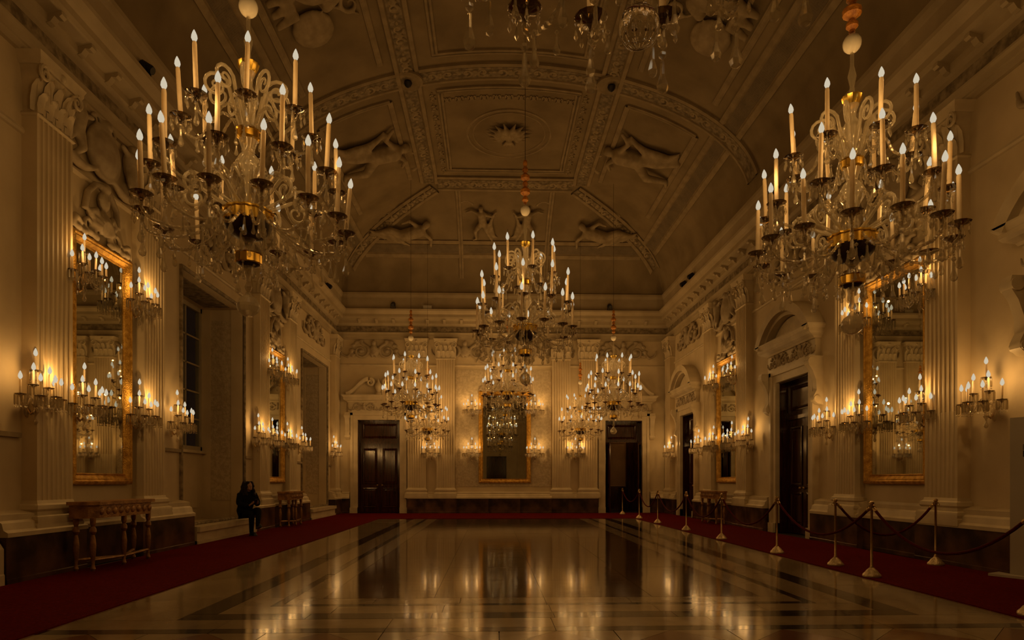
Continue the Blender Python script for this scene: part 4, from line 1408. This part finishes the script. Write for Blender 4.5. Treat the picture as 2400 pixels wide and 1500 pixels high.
def chandelier(px, d, zb, label, scale=1.0, phase=0.0, near=False, far=False, zs=1.0):
    x, y = pix(px, d)
    t = thing('chandelier', label, 'chandelier', (x, y, zb), phase, 'crystal chandeliers', scale)
    t.scale = (scale, scale, scale * zs)
    for k, me in core.items():
        if k == ('crystal_ball' if near else 'solid_ball'):
            continue
        obj(CORE_NAMES.get(k, k), me, t)
    top = (vault(x, y) - zb) / (scale * zs)
    obj('suspension_rod', MB().tube([(0, 0, AMBER_TOP), (0, 0, top)], 0.005, 6).mesh('suspension_rod', BOWL_WOOD), t)
    rr = random.Random(int(px))
    t3z = 0.70 if near else T3[1]
    tiers = [(14, T3[0], t3z, 'near_low' if near else 'low', 0.0), (10, T2[0], T2[1], 'mid', 0.2), (8, T1[0], T1[1], 'top', 0.1)]
    for n, r, zp, am_, off in tiers:
        for i in range(n):
            a = 2 * PI * (i + off) / n
            j = rr.uniform(-0.025, 0.025)
            ca, sa = math.cos(a), math.sin(a)
            obj('glass_arm', ARMS[am_], t, (0, 0, j), (0, 0, a))
            p = obj('drip_pan', ME_PAN, t, (r * ca, r * sa, zp + j))
            if not far:
                obj('crystal_fringe', ME_FRINGE, p, kind='stuff')
            tilt = rr.uniform(-0.02, 0.075)
            cnd = obj('candle', ME_CANDLE, t, (r * ca, r * sa, zp + j + 0.02), (-tilt * sa + rr.uniform(-0.03, 0.03), tilt * ca + rr.uniform(-0.03, 0.03), 0))
            obj('flame', ME_FLAME, cnd, (0, 0, 0.42), scale=1.55 if far else (1.3 if zs > 1 else 1.05))
            obj('crystal_pendant', ME_PEND_L if n == 14 else ME_PEND, t, (r * ca, r * sa, zp + j - 0.045), (0, 0, a))
    for i in range(10):
        a = 2 * PI * (i + 0.45) / 10
        obj('scroll_branch', ME_SCR1, t, (0, 0, 0), (0, 0, a))
        obj('scroll_branch', ME_SCR2, t, (0, 0, 0), (0, 0, a + 0.2))
    if not far:
        for n, r, z_, me in ((12, 0.23, 0.86, ME_PEND), (14, 0.42, 0.66, ME_PEND), (8, 0.12, 0.48, ME_PEND_S), (14, 0.62, 0.62, ME_PEND_S), (10, 0.6, 1.03, ME_PEND_S),
                             (8, 0.42, 1.55, ME_PEND_S), (8, 0.11, 1.62, ME_PEND_S), (16, 0.33, 0.55, ME_PEND_S), (14, 0.72, 0.66, ME_PEND), (10, 0.68, 1.02, ME_PEND)):
            for i in range(n):
                a = 2 * PI * (i + 0.5) / n + r
                obj('crystal_pendant', me, t, (r * math.cos(a), r * math.sin(a), (z_ - 0.14 if near and r > 0.4 and z_ < 0.7 else z_) + rr.uniform(-0.04, 0.04)), (0, 0, a))
    else:
        m_ = MB()
        for n, r, z_, l in ((12, 0.23, 0.86, 0.17), (14, 0.42, 0.66, 0.17), (8, 0.12, 0.48, 0.1), (14, 0.62, 0.62, 0.1), (10, 0.6, 1.03, 0.1), (8, 0.42, 1.55, 0.1)):
            for i in range(n):
                a = 2 * PI * (i + 0.5) / n + r
                m_.lathe(drop_profile(l, 0.022), 5, (r * math.cos(a), r * math.sin(a), z_ + rr.uniform(-0.04, 0.04)))
        obj('crystal_drops', m_.mesh('crystal_drops', CRYSTAL, False), t, kind='stuff')
    # the lamps' light, just above six of the flames
    for n, r, zp, am_, off in tiers:
        for i in range(0, n, 2):
            a = 2 * PI * (i + off) / n
            lamp(lamp_ch, t, (r * 0.96 * math.cos(a), r * 0.96 * math.sin(a), zp + 0.60))
    return t


chandelier(1497, 2.63, 2.98, 'crystal chandelier over the viewer, only its bottom ball and pendants in view', near=True, phase=0.3)
chandelier(582, 5.83, 2.70, 'huge crystal chandelier hanging in front of the window wall, nearest the viewer', phase=0.25)
chandelier(1997, 6.2, 2.62, 'huge crystal chandelier hanging in front of the doorway wall, nearest the viewer', phase=0.6)
chandelier(1231, 11.4, 2.92, 'crystal chandelier alone in the middle of the hall under amber beads', phase=0.1, zs=1.1)
chandelier(963, 20.2, 2.68, 'upper of the two overlapping crystal chandeliers by the closed end door', phase=0.5, far=True, zs=1.08)
chandelier(1438, 20.2, 2.68, 'upper of the two overlapping crystal chandeliers by the open end door', phase=0.2, far=True, zs=1.08)
chandelier(1190, 22.5, 3.30, 'small-looking crystal chandelier in front of the end wall mirror', phase=0.4, far=True, zs=1.08)
chandelier(1002, 22.9, 2.25, 'lower of the two overlapping crystal chandeliers by the closed end door', 0.88, 0.7, far=True)
chandelier(1360, 22.9, 2.25, 'lower of the two overlapping crystal chandeliers by the open end door', 0.88, 0.15, far=True)

# ================================================================== WALL SCONCES
ME_SCANDLE = MB().lathe([(0.013, 0.0), (0.013, 0.16), (0.010, 0.175), (0.004, 0.178)], 8).mesh('candle', WAX)
ME_SPAN = MB().lathe([(0.008, -0.03), (0.02, -0.01), (0.055, 0.0), (0.066, 0.012), (0.06, 0.004), (0.018, 0.0), (0.015, 0.02), (0, 0.02)], 12).mesh('drip_pan', PAN_GLASS, True, 60)
m = MB()
for i in range(9):
    a = 2 * PI * i / 9
    c = (0.06 * math.cos(a), 0.06 * math.sin(a), 0.004)
    m.lathe([(0.0, 0.0), (0.011, -0.012), (0.011, -0.115), (0.0, -0.133)], 4, c)
    m.ell((c[0], c[1], -0.145), 0.009, 4, 4)
ME_SFRINGE = m.mesh('crystal_fringe', ARM_GLASS, False)
ME_BACK = MB().ell((0, 0.02, -0.10), (0.06, 0.025, 0.15), 10, 8).mesh('backplate', ARM_GLASS)
m = MB()
m.lathe([(0.0, -0.34), (0.018, -0.33), (0.028, -0.30), (0.012, -0.26), (0.012, -0.22), (0.035, -0.18), (0.02, -0.13), (0.045, -0.08), (0.03, -0.02), (0.015, 0.06), (0.03, 0.14),
         (0.012, 0.22), (0.012, 0.30), (0.0, 0.31)], 10, (0, 0.13, 0))
ME_STEM = m.mesh('stem', ARM_GLASS)
ME_SBRACKET = MB().tube([(0, 0.02, -0.12), (0, 0.07, -0.2), (0, 0.12, -0.16)], 0.014, 6).mesh('bracket', BRASS)
SC_SPOTS = [(-0.30, 0.16, 0.0), (-0.19, 0.32, -0.01), (0.0, 0.38, 0.0), (0.19, 0.32, -0.01), (0.30, 0.16, 0.0), (-0.14, 0.20, 0.13), (0.14, 0.20, 0.13), (0.0, 0.13, 0.33)]
SC_ARMS = []
for x, y, zz in SC_SPOTS[:7]:
    dx, dy = x, y - 0.13
    L_ = math.hypot(dx, dy)
    base = arm_mesh([(0.02, -0.1), (L_ * 0.3, -0.02 + zz * 0.5), (L_ * 0.55, -0.10 + zz), (L_ * 0.85, -0.09 + zz), (L_, -0.02 + zz)], 0.009)
    ang = math.atan2(dy, dx)
    SC_ARMS.append((base.mesh('glass_arm', ARM_GLASS, False), ang))


def sconce(wall, u, z0, label, lit=True):
    out = 0.05
    for p in PIL[wall]:
        if abs(p - u) < PW / 2:
            out = PO
    t = thing('wall_sconce', label, 'wall lamp', wall_at(wall, u, z0, out), ROT[wall], 'crystal wall sconces')
    obj('backplate', ME_BACK, t)
    obj('stem', ME_STEM, t)
    obj('bracket', ME_SBRACKET, t)
    for me, ang in SC_ARMS:
        obj('glass_arm', me, t, (0, 0.13, 0), (0, 0, ang))
    for x, y, zz in SC_SPOTS:
        p = obj('drip_pan', ME_SPAN, t, (x, y, zz))
        obj('crystal_fringe', ME_SFRINGE, p, kind='stuff')
        cnd = obj('candle', ME_SCANDLE, t, (x, y, zz + 0.01), (RND.uniform(-0.03, 0.03), RND.uniform(-0.03, 0.03), 0))
        obj('flame', ME_FLAME, cnd, (0, 0, 0.177), scale=1.05)
    lamp(lamp_sc, t, (-0.19, 0.26, 0.33))
    lamp(lamp_sc, t, (0.19, 0.26, 0.33))


LO, HI = 2.24, 4.04
sides = {'L': 'window wall', 'R': 'doorway wall'}
for wall, c0 in (('L', 0), ('R', 1)):
    wn = sides[wall]
    near = {'L': [(8.15, 'outermost, first of four below'), (9.1, 'second of four, at the near edge of'), (10.5, 'third of four, at the far edge of'), (11.75, 'last of four, beyond')],
            'R': [(8.3, 'outermost, first of four below'), (9.62, 'second of four, at the near edge of'), (11.25, 'third of four, at the far edge of'), (12.35, 'last of four, beyond')]}[wall]
    farr = {'L': [(15.75, 'first of four below'), (16.75, 'second of four, near edge of'), (18.0, 'third of four, far edge of'), (19.35, 'last of four, beyond')],
            'R': [(16.2, 'first of four below'), (17.3, 'second of four, near edge of'), (18.75, 'third of four, far edge of'), (20.1, 'last of four, beyond')]}[wall]
    for u, l in near:
        sconce(wall, u, LO, 'low crystal sconce, %s, %s the near mirror' % (wn, l))
    for u, l in farr:
        sconce(wall, u, LO, 'low crystal sconce, %s, %s the far mirror' % (wn, l))
    for u, l in ((near[1][0], 'near'), (near[2][0], 'far')):
        sconce(wall, u, HI, 'high crystal sconce, %s, at the %s top corner of the near mirror' % (wn, l))
    for u, l in ((farr[1][0], 'near'), (farr[2][0], 'far')):
        sconce(wall, u, HI, 'high crystal sconce, %s, at the %s top corner of the far mirror' % (wn, l))
    sconce(wall, 23.2, LO, 'single low crystal sconce on the %s in the far corner' % wn)
for px, lab in ((1010, 'low crystal sconce between the end wall pilasters by the closed door'), (1350, 'low crystal sconce between the end wall pilasters by the open door')):
    sconce('E', (px - 1152) * 24 / 1500, LO, lab)
for px, l in ((1106, 'closed'), (1254, 'open')):
    sconce('E', (px - 1152) * 24 / 1500, LO, 'low crystal sconce on the end mirror edge towards the %s door' % l)
    sconce('E', (px - 1152) * 24 / 1500, 3.86, 'high crystal sconce on the end mirror edge towards the %s door' % l)

# ================================================================== STANCHIONS AND ROPES
ME_SBASE = MB().lathe([(0.0, 0.0), (0.105, 0.0), (0.11, 0.012), (0.105, 0.03), (0.08, 0.055), (0.065, 0.078), (0.045, 0.095), (0.025, 0.115), (0.0, 0.115)], 18, wob=[1.0, 0.96]).mesh(
    'base', BRASS_PALE)
ME_SPOLE = MB().lathe([(0.0, 0.1), (0.022, 0.1), (0.022, 0.13), (0.015, 0.14), (0.015, 0.84), (0.022, 0.85), (0.022, 0.87), (0.0, 0.87)], 10).mesh('pole', BRASS)
ME_SFIN = MB().lathe([(0.0, 0.865), (0.03, 0.868), (0.034, 0.89), (0.022, 0.9), (0.03, 0.915), (0.026, 0.935), (0.0, 0.945)], 12).mesh('finial', BRASS)
mring = MB()
for s in range(4):
    a = s * PI / 2
    mring.tube([(0.03 * math.cos(a) + 0.018 * math.cos(a) * math.cos(b), 0.03 * math.sin(a) + 0.018 * math.sin(a) * math.cos(b), 0.86 + 0.018 * math.sin(b))
                for b in [2 * PI * i / 8 for i in range(9)]], 0.004, 5)
ME_SRING = mring.mesh('ring_collar', BRASS)


def floor_pt(px, py):
    d = 1800 / (py - 1128)
    return pix(px, d)


ST = [(1448, 1206, 'farthest brass stanchion, at the open doorway in the end wall'), (1482, 1216, 'brass stanchion second from the end wall, shining in the doorway'),
      (1527, 1227, 'brass stanchion third from the end wall, before the far corner plinth'), (1594, 1244, 'brass stanchion in front of the far arched door jamb'),
      (1681, 1265, 'brass stanchion in front of the far console table'), (1817, 1298, 'brass stanchion before the jamb of the nearer arched door'),
      (1958, 1327, 'brass stanchion just past the nearer arched door, rope sloping to the wall'), (2043, 1354, 'brass stanchion at the carpet edge, ropes falling both ways'),
      (2193, 1326, 'brass stanchion standing back against the wall plinth under the near mirror'), (2418, 1446, 'brass stanchion at the picture edge, mostly its base showing')]
SP = []
for px, py, lab in ST:
    x, y = floor_pt(px, py)
    x = max(x, 4.72)
    z = ct
    t = thing('rope_stanchion', lab, 'stanchion', (x, y, z), RND.uniform(0, 1), 'brass rope stanchions')
    obj('base', ME_SBASE, t)
    obj('pole', ME_SPOLE, t)
    obj('finial', ME_SFIN, t)
    obj('ring_collar', ME_SRING, t)
    SP.append(Vector((x, y, z)))


def rope(i, j, sag, label, end=None):
    a = SP[i] + Vector((0, 0, 0.845))
    b = (SP[j] + Vector((0, 0, 0.845))) if end is None else Vector(end)
    d = (b - a)
    hd = Vector((d.x, d.y, 0)).normalized() * 0.05
    a, b = a + hd, b - hd
    pts = []
    for k in range(17):
        t = k / 16
        p = a.lerp(b, t)
        p.z -= sag * (1 - (2 * t - 1) ** 2)
        pts.append(tuple(p - a))
    t_ = thing('velvet_rope', label, 'rope', tuple(a), 0, 'red velvet barrier ropes')
    obj('cord', MB().tube(pts, 0.017, 8).mesh('cord', VELVET), t_)
    for q, w_ in ((0, 1), (16, 15)):
        p0, p1 = Vector(pts[q]), Vector(pts[w_])
        dd = (p1 - p0).normalized()
        obj('brass_end', MB().tube([p0 - dd * 0.03, p0 - dd * 0.01, p0 + dd * 0.04, p0 + dd * 0.05], [0.006, 0.022, 0.022, 0.017], 8).mesh('brass_end', BRASS), t_)


rope(0, 1, 0.35, 'farthest red velvet rope, across the open end doorway')
rope(1, 2, 0.42, 'red velvet rope second from the end wall')
rope(2, 3, 0.45, 'red velvet rope in front of the far arched door')
rope(3, 4, 0.45, 'red velvet rope from the far arched door to the far console table')
rope(4, 5, 0.45, 'red velvet rope between the two arched doors')
rope(5, 7, 0.42, 'long red velvet rope sagging across the nearer arched door')
rope(6, 8, 0.42, 'red velvet rope running back along the wall plinth')
rope(7, 9, 0.42, 'red velvet rope at the carpet edge running out of the picture')

# ================================================================== SIGN, SPOTLIGHTS
sx_, sy_ = pix(2367, 8.0)
sg = thing('sign_board', 'tall white sign board with dark letters at the picture edge', 'sign', (sx_, sy_, ct), rad(-62))
# board faces the viewer: local x along the board (image right), local y away from it
obj('panel', MB().box(0, 0.75, 0, 0.05, 0.03, 1.98).mesh('panel', WHITE_PAINT, False), sg)
obj('foot', MB().box(-0.17, 0.8, -0.16, 0.2, 0.0, 0.03).mesh('foot', WHITE_PAINT, False), sg)


def glyph(txt, size, loc, mat, name):
    cu = bpy.data.curves.new(name, 'FONT')
    cu.body = txt
    cu.size = size
    cu.extrude = 0.001
    o = bpy.data.objects.new('tmp_text', cu)
    COL.objects.link(o)
    dg = bpy.context.evaluated_depsgraph_get()
    me = bpy.data.meshes.new_from_object(o.evaluated_get(dg))
    bpy.data.objects.remove(o)
    me.materials.clear()
    me.materials.append(mat)
    q = obj(name, me, sg, loc, (PI / 2, 0, 0))
    return q


glyph('B', 0.10, (0.13, -0.003, 1.575), SIGN_INK_PALE, 'lettering')
glyph('E', 0.11, (0.13, -0.003, 1.49), SIGN_INK, 'lettering')

ME_SPOT_BASE = MB().box(-0.05, 0.05, -0.05, 0.05, 0, 0.03).box(-0.09, -0.075, -0.015, 0.015, 0.02, 0.2).box(0.075, 0.09, -0.015, 0.015, 0.02, 0.2).box(-0.09, 0.09, -0.015, 0.015, 0.015, 0.03).mesh(
    'bracket', BLACK, False)
ME_SPOT_HEAD = MB().lathe([(0.0, -0.1), (0.06, -0.1), (0.075, -0.06), (0.08, 0.1), (0.065, 0.1), (0.06, 0.02), (0.0, 0.02)], 12, M=Matrix.Translation((0, 0, 0.17)) @ Matrix.Rotation(rad(60), 4, 'X')).mesh(
    'lamp_head', BLACK)
spots = [('E', (923 - 1152) * 23.85 / 1500, 'small black spotlight on the end cornice, on the window side'), ('E', (1430 - 1152) * 23.85 / 1500, 'small black spotlight on the end cornice, on the doorway side'),
         ('L', 21.6, 'small black spotlight on the cornice above the window wall, far end'), ('R', 20.2, 'small black spotlight on the cornice above the doorway wall, far end'),
         ('R', 21.0, 'paired black spotlight on the doorway wall cornice, nearest the end wall'), ('R', 14.2, 'small black spotlight halfway along the doorway wall cornice'),
         ('L', 10.3, 'black spotlight on the window wall cornice behind the big chandelier')]
for wl, u, lab in spots:
    t = thing('spotlight', lab, 'spotlight', wall_at(wl, u, 7.565, 0.41), ROT[wl], 'black cornice spotlights')
    obj('bracket', ME_SPOT_BASE, t)
    obj('lamp_head', ME_SPOT_HEAD, t)
t = thing('junction_box', 'small white box standing on the end cornice', 'box', wall_at('E', (1003 - 1152) * 23.85 / 1500, 7.565, 0.41), ROT['E'])
obj('housing', MB().box(-0.16, 0.16, -0.05, 0.05, 0, 0.11).mesh('housing', WHITE_PAINT, False), t)
obj('lid', MB().box(-0.17, 0.17, -0.06, 0.06, 0.11, 0.135).mesh('lid', WHITE_PAINT, False), t)


# ================================================================== SEATED PERSON
def skin_mesh(name, verts, edges, radii, mat, root=0, sub=2):
    me = bpy.data.meshes.new(name)
    me.from_pydata(verts, edges, [])
    o = bpy.data.objects.new('tmp', me)
    COL.objects.link(o)
    md = o.modifiers.new('skin', 'SKIN')
    if not me.skin_vertices:
        me.skin_vertices.new()
    for i, r in enumerate(radii):
        r = r if isinstance(r, tuple) else (r, r)
        me.skin_vertices[0].data[i].radius = r
        me.skin_vertices[0].data[i].use_root = (i == root)
    md.use_smooth_shade = True
    sb = o.modifiers.new('sub', 'SUBSURF')
    sb.levels = sub
    sb.render_levels = sub
    dg = bpy.context.evaluated_depsgraph_get()
    res = bpy.data.meshes.new_from_object(o.evaluated_get(dg))
    bpy.data.objects.remove(o)
    bpy.data.meshes.remove(me)
    res.name = name
    res.materials.clear()
    res.materials.append(mat)
    res.polygons.foreach_set('use_smooth', [True] * len(res.polygons))
    return res


# local: x = her right-to-left, y = forward, z up from the carpet
V = [(0, 0.0, 0.47), (0, 0.0, 0.60), (0, 0.03, 0.76), (0, 0.07, 0.90), (0, 0.10, 0.98),
     (0.16, 0.07, 0.87), (0.23, 0.10, 0.68), (0.12, 0.30, 0.66),
     (-0.16, 0.07, 0.87), (-0.23, 0.12, 0.68), (-0.08, 0.30, 0.68),
     (0.10, 0.02, 0.45), (0.12, 0.42, 0.49), (0.11, 0.40, 0.12), (0.11, 0.40, 0.05), (0.12, 0.54, 0.035),
     (-0.10, 0.02, 0.45), (-0.04, 0.44, 0.57), (0.10, 0.62, 0.28), (0.12, 0.65, 0.22), (0.16, 0.77, 0.25)]
E_ = [(0, 1), (1, 2), (2, 3), (3, 4), (3, 5), (5, 6), (6, 7), (3, 8), (8, 9), (9, 10), (0, 11), (11, 12), (12, 13), (13, 14), (14, 15), (0, 16), (16, 17), (17, 18), (18, 19), (19, 20)]
Rr = [(0.19, 0.15), (0.185, 0.15), (0.19, 0.145), (0.155, 0.12), 0.055, 0.092, 0.07, 0.05, 0.092, 0.07, 0.05, 0.095, 0.07, 0.05, 0.05, 0.04, 0.095, 0.07, 0.05, 0.045, 0.038]
ps = thing('person', 'person with long dark curly hair in black clothes sitting legs crossed with phone', 'person', (-5.50, 14.5, ct), math.atan2(-0.8, -0.6))
obj('body', skin_mesh('body', V, E_, Rr, CLOTH), ps)
# head and neck
hm = MB()
hm.ell((0, 0.12, 1.075), (0.072, 0.088, 0.105), 16, 12)
hm.capsule((0, 0.095, 0.94), (0, 0.11, 1.02), 0.05, 0.045)
hm.ell((0, 0.185, 1.02), (0.045, 0.03, 0.035), 10, 8)
hm.ell((0, 0.212, 1.068), (0.013, 0.022, 0.024), 8, 6)
for s in (-1, 1):
    hm.ell((s * 0.072, 0.115, 1.07), (0.012, 0.02, 0.03), 8, 6)
head = obj('head', remeshed(hm, 'head', SKIN, 0.009, 2), ps)
for s in (-1, 1):
    obj('eye', MB().ell((s * 0.030, 0.198, 1.085), (0.012, 0.007, 0.007), 8, 6).mesh('eye', EYE), head)
obj('mouth', MB().ell((0, 0.212, 1.030), (0.022, 0.006, 0.007), 8, 6).mesh('mouth', LIPS), head)
hr = MB()
rh = random.Random(5)
for i in range(120):
    a = rh.uniform(0, 2 * PI)
    zt_ = rh.uniform(0, 1)
    z_ = 1.17 - 0.33 * zt_
    rr_ = 0.075 + 0.085 * zt_ ** 0.7
    x_, y_ = rr_ * math.cos(a), rr_ * math.sin(a) * 0.9
    if y_ > 0.03 + 0.02 * zt_ and abs(x_) < 0.058 + 0.035 * zt_ and z_ < 1.135:
        continue
    hr.ell((x_, 0.085 + y_, z_), rh.uniform(0.03, 0.045), 6, 5)
hr.ell((0, 0.09, 1.10), (0.085, 0.075, 0.095), 12, 8)
hr.ell((0, 0.02, 0.98), (0.12, 0.07, 0.14), 12, 8)
obj('hair', remeshed(hr, 'hair', HAIR, 0.016, 1), ps)


def hand(cx, cy, cz, s):
    vs = [(0, -0.02, 0), (0, 0.04, 0.0)]
    ed = [(0, 1)]
    rr = [(0.032, 0.018), (0.036, 0.016)]
    for k, (fx, l) in enumerate(((-0.028, 0.065), (-0.009, 0.075), (0.010, 0.07), (0.028, 0.055))):
        b = len(vs)
        vs += [(fx, 0.07, 0.004), (fx, 0.07 + l * 0.5, 0.018), (fx * 0.9, 0.07 + l * 0.75, 0.045)]
        ed += [(1, b), (b, b + 1), (b + 1, b + 2)]
        rr += [0.0095, 0.009, 0.007]
    b = len(vs)
    vs += [(s * -0.045, 0.0, 0.012), (s * -0.058, 0.035, 0.035), (s * -0.04, 0.06, 0.05)]
    ed += [(0, b), (b, b + 1), (b + 1, b + 2)]
    rr += [0.012, 0.010, 0.008]
    return skin_mesh('hand', vs, ed, rr, SKIN, 0, 1)


obj('hand', hand(0, 0, 0, 1), ps, (0.10, 0.325, 0.665), (rad(25), 0, rad(35)))
obj('hand', hand(0, 0, 0, -1), ps, (-0.065, 0.325, 0.685), (rad(25), 0, rad(-35)))
for i in (0, 1):
    sh = MB().capsule((0, 0, 0), (0, 0.13, -0.005), 0.045, 0.036)
    sh.box(-0.04, 0.04, -0.05, 0.17, -0.05, -0.03)
    obj('shoe', remeshed(sh, 'shoe', BLACK, 0.012, 2), ps, *(((0.11, 0.40, 0.05), (0, 0, 0)) if i == 0 else ((0.12, 0.65, 0.21), (rad(14), 0, rad(-14)))))
ph = thing('smartphone', 'small dark phone held in both hands of the seated person', 'phone', (0, 0, 0))
ph.matrix_world = Matrix.Translation((-5.50, 14.5, ct)) @ Matrix.Rotation(math.atan2(-0.8, -0.6), 4, 'Z') @ Matrix.Translation((0.015, 0.40, 0.735)) @ Matrix.Rotation(rad(-35), 4, 'X')
obj('casing', MB().box(-0.038, 0.038, -0.004, 0.004, -0.075, 0.075).mesh('casing', BLACK, False), ph)
obj('screen', MB().box(-0.034, 0.034, -0.0055, -0.004, -0.068, 0.068).mesh('screen', emission('phone_screen', (0.6, 0.7, 0.8), 0.05), False), ph)

# tidy: meshes left without users
for me in list(bpy.data.meshes):
    if me.users == 0:
        bpy.data.meshes.remove(me)
